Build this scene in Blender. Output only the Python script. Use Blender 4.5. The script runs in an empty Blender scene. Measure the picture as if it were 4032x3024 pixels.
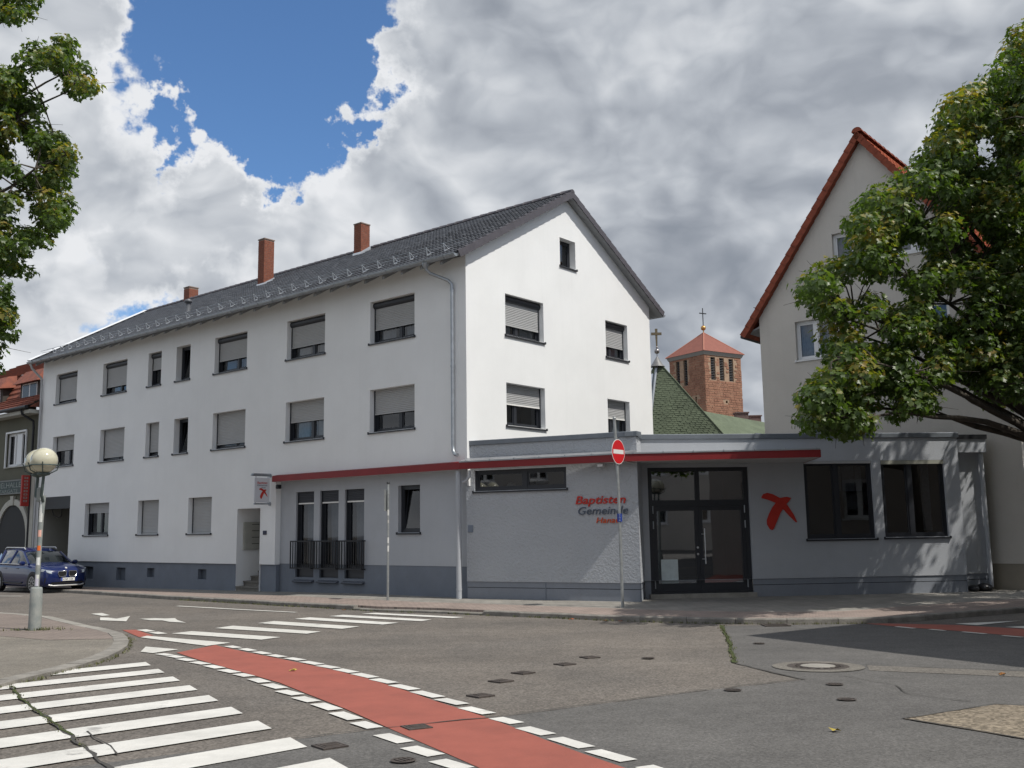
import bpy, bmesh, math, random
import numpy as np
from mathutils import Vector, Matrix
R = math.radians
random.seed(7)
rng = np.random.default_rng(11)
scene = bpy.context.scene
C = scene.collection
EYE = 1.85          # eye height above the far pavement; heights below are written relative to the eye

# ------------------------------------------------------------------ camera
cd = bpy.data.cameras.new('camera')
cam = bpy.data.objects.new('camera', cd); C.objects.link(cam)
cd.sensor_width = 36; cd.lens = 34.75; cd.clip_end = 3000; cd.clip_start = .1
cam.matrix_world = Matrix.Translation((0, 0, EYE)) @ Matrix.Rotation(R(90 + 8.36), 4, 'X') @ Matrix.Rotation(-.0149, 4, 'Z')
scene.camera = cam

# ------------------------------------------------------------------ light
SUN_AZ, SUN_EL = R(-32.3), R(56)
S_DIR = Vector((math.cos(SUN_EL)*math.cos(SUN_AZ), math.cos(SUN_EL)*math.sin(SUN_AZ), math.sin(SUN_EL)))
sd = bpy.data.lights.new('sun', 'SUN'); sd.energy = 4.0; sd.angle = R(.53); sd.color = (1, .955, .88)
so = bpy.data.objects.new('sun', sd); C.objects.link(so)
so.rotation_euler = S_DIR.to_track_quat('Z', 'Y').to_euler(); so.location = S_DIR*60

scene.view_settings.view_transform = 'Standard'; scene.view_settings.look = 'None'
scene.view_settings.exposure = 0.10; scene.view_settings.gamma = 1; scene.view_settings.use_curve_mapping = False
scene.cycles.max_bounces = 8; scene.cycles.transparent_max_bounces = 12
scene.cycles.use_denoising = True

class NT:
    """small helper to write node trees"""
    def __init__(s, tree): s.t = tree; s.t.nodes.clear()
    def n(s, typ, **kw):
        nd = s.t.nodes.new(typ)
        for k, v in kw.items():
            if k == 'inp':
                for kk, vv in v.items(): s.set(nd.inputs[kk], vv)
            else: setattr(nd, k, v)
        return nd
    def set(s, sock, v):
        if isinstance(v, bpy.types.NodeSocket): s.t.links.new(v, sock)
        elif isinstance(v, bpy.types.Node): s.t.links.new(v.outputs[0], sock)
        else: sock.default_value = v
    def m(s, op, a, b=0, c=0, clamp=False):
        nd = s.n('ShaderNodeMath', operation=op, use_clamp=clamp)
        s.set(nd.inputs[0], a); s.set(nd.inputs[1], b); s.set(nd.inputs[2], c); return nd.outputs[0]
    def vm(s, op, a, b=(0, 0, 0), scale=None):
        nd = s.n('ShaderNodeVectorMath', operation=op)
        s.set(nd.inputs[0], a); s.set(nd.inputs[1], b)
        if scale is not None: s.set(nd.inputs['Scale'], scale)
        return nd.outputs['Value'] if op in ('DOT_PRODUCT', 'LENGTH') else nd.outputs[0]
    def mix(s, f, a, b, blend='MIX'):
        nd = s.n('ShaderNodeMix', data_type='RGBA', blend_type=blend)
        s.set(nd.inputs[0], f); s.set(nd.inputs[6], a); s.set(nd.inputs[7], b); return nd.outputs[2]
    def noise(s, vec, scale, detail=4, rough=.5, dist=0, lac=2.0):
        nd = s.n('ShaderNodeTexNoise'); s.set(nd.inputs['Vector'], vec)
        nd.inputs['Scale'].default_value = scale; nd.inputs['Detail'].default_value = detail
        nd.inputs['Roughness'].default_value = rough; nd.inputs['Distortion'].default_value = dist
        nd.inputs['Lacunarity'].default_value = lac
        return nd.outputs[0]
    def ss(s, x, a, b, lo=0., hi=1.):
        nd = s.n('ShaderNodeMapRange', interpolation_type='SMOOTHSTEP')
        s.set(nd.inputs[0], x); nd.inputs[1].default_value = a; nd.inputs[2].default_value = b
        nd.inputs[3].default_value = lo; nd.inputs[4].default_value = hi; return nd.outputs[0]
    def lin(s, x, a, b, lo=0., hi=1.):
        nd = s.n('ShaderNodeMapRange'); s.set(nd.inputs[0], x); nd.inputs[1].default_value = a; nd.inputs[2].default_value = b
        nd.inputs[3].default_value = lo; nd.inputs[4].default_value = hi; return nd.outputs[0]

def c4(c): return (c[0], c[1], c[2], 1)

# world: physical sky with a broken deck of cumulus in front of it
w = bpy.data.worlds.new('World'); scene.world = w; w.use_nodes = True
w.cycles.sampling_method = 'MANUAL'; w.cycles.sample_map_resolution = 512
T = NT(w.node_tree)
sky = T.n('ShaderNodeTexSky', sky_type='NISHITA', sun_disc=False, sun_elevation=SUN_EL, altitude=100, air_density=1.0, dust_density=.6, ozone_density=2.2)
sky.sun_rotation = math.atan2(S_DIR.x, S_DIR.y)
D = T.n('ShaderNodeTexCoord').outputs['Generated']
sep = T.n('ShaderNodeSeparateXYZ', inp={0: D})
P = T.vm('ADD', T.vm('MULTIPLY', D, (2.0, 2.0, 3.0)), (3.1, .4, 1.7))
warp = T.n('ShaderNodeTexNoise', inp={'Vector': P, 'Scale': 2.2, 'Detail': 3.0})
Pw = T.vm('ADD', P, T.vm('SCALE', T.vm('SUBTRACT', warp.outputs[1], (.5, .5, .5)), scale=.25))
big = T.noise(Pw, 1.05, 3, .5)
fine = T.noise(Pw, 3.1, 8, .60)
fine2 = T.noise(T.vm('ADD', Pw, (.075, -.05, .05)), 3.1, 5, .58)
wisp = T.noise(Pw, 12.0, 4, .65)
def lumps(vec, sc):      # cauliflower tops: folded noise at three sizes, 0 on a lump and towards 1 in the creases
    acc = None
    for k, (f, a_) in enumerate(((1, .55), (2.3, .30), (5.1, .15))):
        q = T.m('MULTIPLY', T.m('ABSOLUTE', T.m('SUBTRACT', T.noise(T.vm('ADD', vec, (k*3.7, k*1.9, k*5.3)), sc*f, 1, .5), .5)), 4.2*a_)
        acc = q if acc is None else T.m('ADD', acc, q)
    return T.m('SUBTRACT', .80, acc)
lump = lumps(Pw, 2.6); lump2 = lumps(T.vm('ADD', Pw, (.05, -.03, .05)), 2.6)
dens = T.m('ADD', T.m('ADD', T.m('MULTIPLY', big, .70), T.m('MULTIPLY', fine, .75)), T.m('MULTIPLY', wisp, .12))
dens = T.m('SUBTRACT', dens, T.m('MULTIPLY', T.m('SUBTRACT', lump, .35), .22))
# ragged outlines: the direction is stirred before the thin and thick stretches of the deck are laid out
st1 = T.n('ShaderNodeTexNoise', inp={'Vector': D, 'Scale': 4.6, 'Detail': 7.0, 'Roughness': .60})
Dw = T.vm('NORMALIZE', T.vm('ADD', D, T.vm('SCALE', T.vm('SUBTRACT', st1.outputs[1], (.5, .5, .5)), scale=.50)))
def blob(d, r0, r1, amt):
    dot = T.vm('DOT_PRODUCT', Dw, d)
    return T.m('MULTIPLY', T.ss(dot, math.cos(R(r1)), math.cos(R(r0))), amt)
gaps = None
for d, r0, r1, a in [((-.200, .848, .490), 2.0, 7.0, .34), ((-.235, .872, .430), 2.0, 7.0, .34), ((-.292, .873, .392), 2.5, 6, .34), ((-.245, .897, .368), 1.5, 5.0, .32),
                     ((-.37, .904, .218), .8, 3.6, .22), ((-.303, .926, .224), .8, 3.0, .20), ((-.096, .898, .430), .5, 2.4, .22)]:
    b = blob(d, r0, r1, a); gaps = b if gaps is None else T.m('ADD', gaps, b)
for d, r0, r1, a in [((-.40, .85, .36), 4, 11, .26), ((-.36, .84, .41), 2, 6, .16), ((.06, .90, .43), 5, 16, .22), ((.35, .86, .36), 10, 36, .22), ((-.10, .95, .28), 4, 17, .22), ((-.42, .89, .15), 2, 9, .20)]:
    gaps = T.m('SUBTRACT', gaps, blob(d, r0, r1, a))
dens = T.m('SUBTRACT', dens, gaps)
cover = T.ss(dens, .585, .755)
thick = T.ss(dens, .66, 1.10)
# thick cloud bases are grey, thin rims and sunward billows are bright
mott2 = T.noise(T.vm('ADD', Pw, (1.3, 5.1, 2.6)), 1.35, 3, .52)
bank = T.ss(T.vm('DOT_PRODUCT', D, (.42, .86, .29)), .82, 1.0)
grey = T.m('ADD', T.m('MULTIPLY', thick, .34), T.m('MULTIPLY', bank, .26))
grey = T.m('ADD', grey, T.m('MULTIPLY', T.m('SUBTRACT', fine2, fine), .8))
grey = T.m('ADD', grey, T.m('MULTIPLY', T.m('SUBTRACT', mott2, .5), .60))
grey = T.m('ADD', grey, T.m('MULTIPLY', T.m('SUBTRACT', lump, lump2), -.7))
grey = T.m('ADD', grey, T.m('MULTIPLY', T.m('SUBTRACT', lump, .38), .22))
grey = T.m('SUBTRACT', grey, T.m('MULTIPLY', T.ss(T.vm('DOT_PRODUCT', D, (-.36, .88, .31)), .93, 1.0), .08))
grey = T.m('ADD', grey, .02, clamp=True)
ccol = T.n('ShaderNodeValToRGB'); T.set(ccol.inputs[0], grey)
e = ccol.color_ramp.elements
e[0].position = 0.0; e[0].color = (.76, .775, .80, 1)
e[1].position = 1.0; e[1].color = (.25, .278, .325, 1)
for pos, col in [(.25, (.60, .625, .66, 1)), (.5, (.445, .475, .52, 1)), (.75, (.325, .353, .40, 1))]:
    q = ccol.color_ramp.elements.new(pos); q.color = col
skyc = T.vm('SCALE', sky.outputs[0], scale=.108)
skyc = T.mix(1.0, skyc, (.76, 1.0, 1.22, 1), 'MULTIPLY')
tot = T.mix(cover, skyc, ccol.outputs[0])
bg = T.n('ShaderNodeBackground', inp={0: tot, 1: 1.0})
T.set(T.n('ShaderNodeOutputWorld').inputs[0], bg.outputs[0])

# ------------------------------------------------------------------ materials
MATS = {}
def mat(name, col, rough=.8, var=0., vs=3., bump=0., bs=60., metal=0., spec=.4, col2=None, streak=0., fine=0., fs=40., bd=.02, coat=0.):
    """procedural paint / plaster / metal: two-scale colour variation plus fine relief"""
    if name in MATS: return MATS[name]
    m = bpy.data.materials.new(name); m.use_nodes = True; t = NT(m.node_tree)
    bs_ = t.n('ShaderNodeBsdfPrincipled'); out = t.n('ShaderNodeOutputMaterial'); t.set(out.inputs[0], bs_.outputs[0])
    bs_.inputs['Roughness'].default_value = rough; bs_.inputs['Metallic'].default_value = metal
    bs_.inputs['Specular IOR Level'].default_value = spec; bs_.inputs['Coat Weight'].default_value = coat
    pos = t.n('ShaderNodeNewGeometry').outputs['Position']
    colr = c4(col)
    if var or col2:
        f = t.ss(t.noise(pos, vs, 5, .6), .3, .7)
        b = col2 if col2 else tuple(x*(1-var) for x in col)
        colr = t.mix(f, c4(col), c4(b))
    if streak:
        st = t.vm('MULTIPLY', pos, (2.2, 2.2, .12))
        f = t.ss(t.noise(st, 2.0, 6, .65), .48, .8)
        colr = t.mix(t.m('MULTIPLY', f, streak), colr, (.16, .15, .13, 1))
    if fine:
        f = t.lin(t.noise(pos, fs, 3, .7), .3, .7, 1-fine, 1+fine)
        colr = t.vm('SCALE', colr, scale=f)
    t.set(bs_.inputs['Base Color'], colr)
    if bump:
        bn = t.n('ShaderNodeBump'); bn.inputs['Strength'].default_value = bump; bn.inputs['Distance'].default_value = bd
        t.set(bn.inputs['Height'], t.noise(pos, bs, 4, .65)); t.set(bs_.inputs['Normal'], bn.outputs[0])
    MATS[name] = m; return m

def glass_mat(name, tint=(.5, .55, .6), amt=.09, rough=.02):
    if name in MATS: return MATS[name]
    m = bpy.data.materials.new(name); m.use_nodes = True; t = NT(m.node_tree)
    out = t.n('ShaderNodeOutputMaterial')
    tr = t.n('ShaderNodeBsdfTransparent', inp={0: c4(tint)})
    gl = t.n('ShaderNodeBsdfGlossy', inp={0: (.95, .97, 1, 1), 1: rough})
    ge = t.n('ShaderNodeNewGeometry'); cs = t.m('ABSOLUTE', t.vm('DOT_PRODUCT', ge.outputs['Incoming'], ge.outputs['Normal']))
    f = t.m('ADD', t.m('MULTIPLY', t.m('POWER', t.m('SUBTRACT', 1.0, cs, clamp=True), 4.0), .85), amt, clamp=True)
    ms = t.n('ShaderNodeMixShader'); t.set(ms.inputs[0], f); t.set(ms.inputs[1], tr.outputs[0]); t.set(ms.inputs[2], gl.outputs[0])
    pos = t.n('ShaderNodeNewGeometry').outputs['Position']
    bn = t.n('ShaderNodeBump'); bn.inputs['Strength'].default_value = .05; bn.inputs['Distance'].default_value = .02
    t.set(bn.inputs['Height'], t.noise(pos, 1.3, 1, .5)); t.set(gl.inputs['Normal'], bn.outputs[0])
    t.set(out.inputs[0], ms.outputs[0]); MATS[name] = m; return m

def asphalt_mat(name, col, col2, speck=.5, coarse=1.0, wear=.4):
    if name in MATS: return MATS[name]
    m = bpy.data.materials.new(name); m.use_nodes = True; t = NT(m.node_tree)
    b = t.n('ShaderNodeBsdfPrincipled'); out = t.n('ShaderNodeOutputMaterial'); t.set(out.inputs[0], b.outputs[0])
    pos = t.n('ShaderNodeNewGeometry').outputs['Position']
    big = t.ss(t.noise(t.vm('MULTIPLY', pos, (.35, .22, 1)), 1.0, 6, .62), .32, .68)
    colr = t.mix(big, c4(col), c4(col2))
    vo = t.n('ShaderNodeTexVoronoi', inp={'Vector': pos, 'Scale': 46.0/coarse})
    f = t.lin(vo.outputs['Color'], 0, 1, 1-speck, 1+speck)
    n1 = t.lin(t.noise(pos, 22/coarse, 5, .75), .3, .7, .80, 1.22)
    n2 = t.lin(t.noise(pos, 2.7, 4, .6), .3, .7, .9, 1.1)
    f = t.m('MULTIPLY', t.m('MULTIPLY', f, n1), n2)
    colr = t.vm('SCALE', colr, scale=f)
    band = t.lin(t.noise(t.vm('MULTIPLY', pos, (.10, .55, 1)), 1.0, 4, .6), .3, .7, .86, 1.12)
    colr = t.vm('SCALE', colr, scale=band)
    fl = t.ss(t.noise(pos, 34/coarse, 2, .5), .66, .74)
    colr = t.mix(t.m('MULTIPLY', fl, .35), colr, (.30, .27, .23, 1))
    stain = t.ss(t.noise(t.vm('ADD', pos, (3, 9, 0)), .8, 7, .7), .60, .78)
    colr = t.mix(t.m('MULTIPLY', stain, wear), colr, (.045, .043, .042, 1))
    t.set(b.inputs['Base Color'], colr); b.inputs['Roughness'].default_value = .88; b.inputs['Specular IOR Level'].default_value = .25
    bn = t.n('ShaderNodeBump'); bn.inputs['Strength'].default_value = .55; bn.inputs['Distance'].default_value = .008
    t.set(bn.inputs['Height'], t.noise(pos, 60/coarse, 3, .7)); t.set(b.inputs['Normal'], bn.outputs[0])
    MATS[name] = m; return m

def paint_mat(name, col, wear=.5, under=(.13, .125, .12)):
    """road paint: worn through to the asphalt in irregular flakes"""
    if name in MATS: return MATS[name]
    m = bpy.data.materials.new(name); m.use_nodes = True; t = NT(m.node_tree)
    b = t.n('ShaderNodeBsdfPrincipled'); out = t.n('ShaderNodeOutputMaterial'); t.set(out.inputs[0], b.outputs[0])
    pos = t.n('ShaderNodeNewGeometry').outputs['Position']
    n = t.noise(pos, 2.2, 9, .72)
    flake = t.ss(n, .60, .68)
    dirt = t.lin(t.noise(pos, 1.7, 8, .72), .3, .75, 1.06, .74)
    grain = t.lin(t.noise(pos, 70, 3, .7), .3, .7, .93, 1.06)
    colr = t.vm('SCALE', c4(col)[:3], scale=t.m('MULTIPLY', dirt, grain))
    colr = t.mix(t.m('MULTIPLY', flake, wear), colr, c4(under))
    t.set(b.inputs['Base Color'], colr); b.inputs['Roughness'].default_value = .75
    bn = t.n('ShaderNodeBump'); bn.inputs['Strength'].default_value = .3; bn.inputs['Distance'].default_value = .006
    t.set(bn.inputs['Height'], t.noise(pos, 55, 3, .7)); t.set(b.inputs['Normal'], bn.outputs[0])
    MATS[name] = m; return m

def paver_mat(name, c1, c2, mortar, sx, sy, ang, wear=.3):
    if name in MATS: return MATS[name]
    m = bpy.data.materials.new(name); m.use_nodes = True; t = NT(m.node_tree)
    b = t.n('ShaderNodeBsdfPrincipled'); out = t.n('ShaderNodeOutputMaterial'); t.set(out.inputs[0], b.outputs[0])
    pos = t.n('ShaderNodeNewGeometry').outputs['Position']
    mp = t.n('ShaderNodeMapping'); t.set(mp.inputs[0], pos); mp.inputs['Rotation'].default_value = (0, 0, ang)
    br = t.n('ShaderNodeTexBrick'); t.set(br.inputs['Vector'], mp.outputs[0])
    br.inputs['Color1'].default_value = c4(c1); br.inputs['Color2'].default_value = c4(c2); br.inputs['Mortar'].default_value = c4(mortar)
    br.inputs['Scale'].default_value = 1; br.inputs['Mortar Size'].default_value = .007; br.inputs['Brick Width'].default_value = sx; br.inputs['Row Height'].default_value = sy
    f = t.m('MULTIPLY', t.lin(t.noise(pos, 1.2, 6, .65), .3, .7, .78, 1.15), t.lin(t.noise(pos, 30, 3, .7), .3, .7, .88, 1.1))
    t.set(b.inputs['Base Color'], t.vm('SCALE', br.outputs[0], scale=f)); b.inputs['Roughness'].default_value = .9
    bn = t.n('ShaderNodeBump'); bn.inputs['Strength'].default_value = .6; bn.inputs['Distance'].default_value = .01; bn.invert = True
    t.set(bn.inputs['Height'], br.outputs['Fac']); t.set(b.inputs['Normal'], bn.outputs[0])
    MATS[name] = m; return m

# ------------------------------------------------------------------ mesh helpers
ROOT = {}
class MB:
    """collects faces (eye-relative heights) and links them as ONE mesh object"""
    def __init__(s): s.v = []; s.f = []; s.mi = []; s.sm = []
    def poly(s, pts, mi=0, sm=False):
        i = len(s.v); s.v += [tuple(map(float, p)) for p in pts]; s.f.append(tuple(range(i, i+len(pts)))); s.mi.append(mi); s.sm.append(sm)
    def mesh(s, vs, fs, mi=0, sm=False):
        i = len(s.v); s.v += [tuple(map(float, p)) for p in vs]
        for f in fs: s.f.append(tuple(i+k for k in f)); s.mi.append(mi); s.sm.append(sm)
    def hexa(s, p, mi=0):
        """8 corners: bottom 0-3 ccw, top 4-7"""
        s.mesh(p, [(3, 2, 1, 0), (4, 5, 6, 7), (0, 1, 5, 4), (1, 2, 6, 5), (2, 3, 7, 6), (3, 0, 4, 7)], mi)
    def box(s, x0, x1, y0, y1, z0, z1, mi=0):
        s.hexa([(x0, y0, z0), (x1, y0, z0), (x1, y1, z0), (x0, y1, z0), (x0, y0, z1), (x1, y0, z1), (x1, y1, z1), (x0, y1, z1)], mi)
    def fbox(s, F, u0, u1, o0, o1, z0, z1, mi=0, bev=0):
        if bev:
            b = bev; vs = []
            prof = [(u0+b, o0), (u1-b, o0), (u1, o0+b), (u1, o1-b), (u1-b, o1), (u0+b, o1), (u0, o1-b), (u0, o0+b)]
            n = len(prof)
            for z, k in ((z0, b), (z0+b, 0), (z1-b, 0), (z1, b)):
                cu, co = (u0+u1)/2, (o0+o1)/2
                for (u, o) in prof:
                    uu = u-math.copysign(min(k, abs(u-cu)), u-cu) if k else u
                    oo = o-math.copysign(min(k, abs(o-co)), o-co) if k else o
                    vs.append(F(uu, oo, z))
            fs = [tuple(range(n-1, -1, -1)), tuple(range(3*n, 4*n))]
            for r in range(3):
                for i in range(n):
                    j = (i+1) % n; fs.append((r*n+i, r*n+j, (r+1)*n+j, (r+1)*n+i))
            s.mesh(vs, fs, mi); return
        s.hexa([F(u0, o0, z0), F(u1, o0, z0), F(u1, o1, z0), F(u0, o1, z0), F(u0, o0, z1), F(u1, o0, z1), F(u1, o1, z1), F(u0, o1, z1)], mi)
    def tube(s, pts, r, n=8, mi=0, cap=True, sm=True):
        pts = [Vector(p) for p in pts]; rs = r if isinstance(r, (list, tuple)) else [r]*len(pts)
        vs = []; up0 = None
        for i, p in enumerate(pts):
            d = (pts[min(i+1, len(pts)-1)]-pts[max(i-1, 0)]).normalized()
            if up0 is None:
                a = Vector((0, 0, 1)) if abs(d.z) < .9 else Vector((1, 0, 0))
                x = d.cross(a).normalized()
            else: x = (up0-d*up0.dot(d)).normalized()
            up0 = x; y = d.cross(x)
            for k in range(n):
                a = 2*math.pi*k/n; vs.append(p+(x*math.cos(a)+y*math.sin(a))*rs[i])
        fs = []
        for i in range(len(pts)-1):
            for k in range(n): fs.append((i*n+k, i*n+(k+1) % n, (i+1)*n+(k+1) % n, (i+1)*n+k))
        s.mesh(vs, fs, mi, sm)
        if cap:
            s.poly(vs[:n][::-1], mi); s.poly(vs[-n:], mi)
    def lathe(s, cx, cy, prof, n=20, mi=0, sm=True):
        vs = [(cx+r*math.cos(2*math.pi*k/n), cy+r*math.sin(2*math.pi*k/n), z) for (r, z) in prof for k in range(n)]
        fs = []
        for i in range(len(prof)-1):
            for k in range(n): fs.append((i*n+k, i*n+(k+1) % n, (i+1)*n+(k+1) % n, (i+1)*n+k))
        s.mesh(vs, fs, mi, sm)
    def sphere(s, c, r, nu=20, nv=12, mi=0, sq=1.0):
        prof = [(r*math.sin(math.pi*i/nv)+1e-4, c[2]-r*sq*math.cos(math.pi*i/nv)) for i in range(nv+1)]
        s.lathe(c[0], c[1], prof, nu, mi)
    def extr(s, pts, vec, mi=0):
        """solid from a planar outline and an offset"""
        n = len(pts); a = [Vector(p) for p in pts]; b = [p+Vector(vec) for p in a]
        s.mesh(a+b, [tuple(range(n-1, -1, -1)), tuple(range(n, 2*n))]+[(i, (i+1) % n, n+(i+1) % n, n+i) for i in range(n)], mi)
    def build(s, name, mats, parent=None, kind=None, weld=False, recalc=False):
        me = bpy.data.meshes.new(name)
        off = ROOT.get(parent.name, Vector((0, 0, 0))) if parent is not None else Vector((0, 0, 0))
        a = np.array(s.v, dtype=float).reshape(-1, 3); a[:, 2] += EYE; a -= np.array(off)
        me.from_pydata(a.tolist(), [], s.f)
        for m in (mats if isinstance(mats, (list, tuple)) else [mats]): me.materials.append(m)
        me.polygons.foreach_set('material_index', s.mi); me.polygons.foreach_set('use_smooth', s.sm)
        if weld or recalc:
            bm = bmesh.new(); bm.from_mesh(me)
            if weld: bmesh.ops.remove_doubles(bm, verts=bm.verts, dist=1e-4)
            if recalc: bmesh.ops.recalc_face_normals(bm, faces=bm.faces)
            bm.to_mesh(me); bm.free()
        me.update()
        o = bpy.data.objects.new(name, me); C.objects.link(o)
        if parent is not None: o.parent = parent
        ROOT[o.name] = off
        if kind: o['kind'] = kind
        return o
def tag(o, label, cat, group=None):
    o['label'] = label; o['category'] = cat
    if group: o['group'] = group
    return o
def thing(name, loc, label, cat, group=None):
    o = bpy.data.objects.new(name, None); C.objects.link(o); o.empty_display_size = .2
    o.location = (loc[0], loc[1], loc[2]+EYE); ROOT[o.name] = Vector(o.location)
    return tag(o, label, cat, group)
def inst(name, me, parent, M4):
    """one more piece sharing a mesh; M4 in world space (already true heights)"""
    o = bpy.data.objects.new(name, me); C.objects.link(o)
    off = ROOT[parent.name]; o.parent = parent
    o.matrix_local = Matrix.Translation(-off) @ M4
    ROOT[o.name] = off
    return o
class Frame:
    """wall frame: u along the wall, o outward, z up"""
    def __init__(s, p, d, n): s.p = np.array(p, float); s.d = np.array(d, float); s.n = np.array(n, float)
    def __call__(s, u, o, z): q = s.p+u*s.d+o*s.n; return (q[0], q[1], z)
    def shift(s, u, o): return Frame(s.p+u*s.d+o*s.n, s.d, s.n)

def wall(F, u0, u1, z0, z1, holes, mb, mi=0, rev_mi=None, back_mi=None, o=0.0, room=.7, top=None):
    """wall skin with real openings: holes = (u0,u1,z0,z1,depth[,sides]); reveals and a dark room behind"""
    us = sorted({u0, u1, *[h[0] for h in holes], *[h[1] for h in holes]}); us = [u for u in us if u0-1e-6 <= u <= u1+1e-6]
    zs = sorted({z0, z1, *[h[2] for h in holes], *[h[3] for h in holes]}); zs = [z for z in zs if z0-1e-6 <= z <= z1+1e-6]
    for a, b in zip(us, us[1:]):
        for c, d in zip(zs, zs[1:]):
            mu, mz = (a+b)/2, (c+d)/2
            if any(h[0] < mu < h[1] and h[2] < mz < h[3] for h in holes): continue
            mb.poly([F(a, o, c), F(b, o, c), F(b, o, d), F(a, o, d)], mi)
    for h in holes:
        if len(h) > 5: continue
        a, b, c, d, dep = h[:5]; r = mi if rev_mi is None else rev_mi
        for (q0, q1, q2, q3) in [((a, c), (a, d), 0, 0), ((b, c), (b, d), 0, 0), ((a, d), (b, d), 0, 0), ((a, c), (b, c), 0, 0)]:
            mb.poly([F(q0[0], o, q0[1]), F(q1[0], o, q1[1]), F(q1[0], o-dep, q1[1]), F(q0[0], o-dep, q0[1])], r)
            if back_mi is not None:
                mb.poly([F(q0[0], o-dep, q0[1]), F(q1[0], o-dep, q1[1]), F(q1[0], o-dep-room, q1[1]), F(q0[0], o-dep-room, q0[1])], back_mi)
        if back_mi is not None:
            mb.poly([F(a, o-dep-room, c), F(b, o-dep-room, c), F(b, o-dep-room, d), F(a, o-dep-room, d)], back_mi)

# ------------------------------------------------------------------ ground
def road_z(y):
    if y <= 13: g = -1.6-.02*y
    elif y < 23: t = y-13; g = -1.86-.02*t+.001*t*t
    else: g = -1.96
    return g-.018*max(0, min(y, 60)-30)
def clip(poly, yv, keep_above):
    out = []
    for i in range(len(poly)):
        a, b = poly[i], poly[(i+1) % len(poly)]
        ia = a[1] >= yv if keep_above else a[1] <= yv; ib = b[1] >= yv if keep_above else b[1] <= yv
        if ia: out.append(a)
        if ia != ib:
            t = (yv-a[1])/(b[1]-a[1]); out.append((a[0]+t*(b[0]-a[0]), yv))
    return out
YR = [-300, -60, -20]+[i*.5 for i in range(-20, 121)]+[80, 150, 400]
def drape(mb, poly, off, mi=0, side=0.0, zf=road_z):
    """lay an outline on the road surface, off metres above it, with optional edge skirt"""
    lo, hi = min(p[1] for p in poly), max(p[1] for p in poly)
    area = sum(poly[i][0]*poly[(i+1) % len(poly)][1]-poly[(i+1) % len(poly)][0]*poly[i][1] for i in range(len(poly)))
    if area < 0: poly = poly[::-1]
    from mathutils.geometry import tessellate_polygon
    tris = tessellate_polygon([[Vector((p[0], p[1], 0)) for p in poly]])
    for t in tris:
        tp = [poly[i] for i in t]
        ar = (tp[1][0]-tp[0][0])*(tp[2][1]-tp[0][1])-(tp[2][0]-tp[0][0])*(tp[1][1]-tp[0][1])
        if ar < 0: tp = tp[::-1]
        for a, b in zip(YR, YR[1:]):
            if b <= lo or a >= hi: continue
            q = clip(clip(tp, a, True), b, False)
            if len(q) >= 3: mb.poly([(x, y, zf(y)+off) for x, y in q], mi)
    if side:
        for i in range(len(poly)):
            a, b = poly[i], poly[(i+1) % len(poly)]
            n = max(1, int(abs(a[1]-b[1])/.5)+1)
            for k in range(n):
                p = [a[j]+(b[j]-a[j])*k/n for j in (0, 1)]; q = [a[j]+(b[j]-a[j])*(k+1)/n for j in (0, 1)]
                mb.poly([(p[0], p[1], zf(p[1])+off-side), (q[0], q[1], zf(q[1])+off-side), (q[0], q[1], zf(q[1])+off), (p[0], p[1], zf(p[1])+off)], mi)

M_ROAD = asphalt_mat('road_asphalt', (.142, .126, .110), (.112, .102, .092), .45, 1.0, .25)
M_ROAD2 = asphalt_mat('dark_asphalt', (.112, .108, .103), (.094, .091, .088), .30, .8, .3)
M_TAN = asphalt_mat('tan_asphalt', (.205, .172, .128), (.165, .138, .105), .6, 1.5, .1)
M_NEARPAVE = asphalt_mat('old_pavement', (.185, .168, .142), (.150, .138, .120), .35, .8, .25)
M_WHITE = paint_mat('white_road_paint', (.60, .59, .555), .55)
M_WHITE_OLD = paint_mat('worn_white_road_paint', (.56, .55, .51), .85)
M_RED = paint_mat('red_road_paint', (.295, .080, .055), .18, (.20, .07, .055))
M_KERB = mat('kerb_granite', (.25, .235, .21), .9, .35, 4, .4, 40, fine=.15)
M_PAVE_RED = paver_mat('red_pavers', (.285, .225, .195), (.245, .195, .17), (.13, .11, .095), .2, .1, R(35))
M_PAVE_GREY = paver_mat('grey_pavers', (.25, .235, .21), (.21, .20, .18), (.11, .10, .09), .3, .3, R(-28))
M_IRON = mat('cast_iron', (.075, .062, .055), .75, .4, 9, .5, 60)
M_CONC = mat('concrete', (.30, .285, .255), .9, .25, 3, .3, 30, fine=.1)
M_MOSS = mat('moss', (.055, .075, .02), .95, .5, 14, .6, 60)
M_CRACK = mat('crack_tar', (.055, .052, .048), .9)

mb = MB()
xs = [-400, -60, 60, 400]
for a, b in zip(YR, YR[1:]):
    for c, d in zip(xs, xs[1:]):
        mb.poly([(c, a, road_z(a)), (d, a, road_z(a)), (d, b, road_z(b)), (c, b, road_z(b))])
road = mb.build('road', M_ROAD); road['kind'] = 'structure'

def sheet(name, polys, off, m, parent=road, side=0):
    b = MB()
    for p in polys: drape(b, p, off, 0, side)
    return b.build(name, m, parent)
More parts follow.
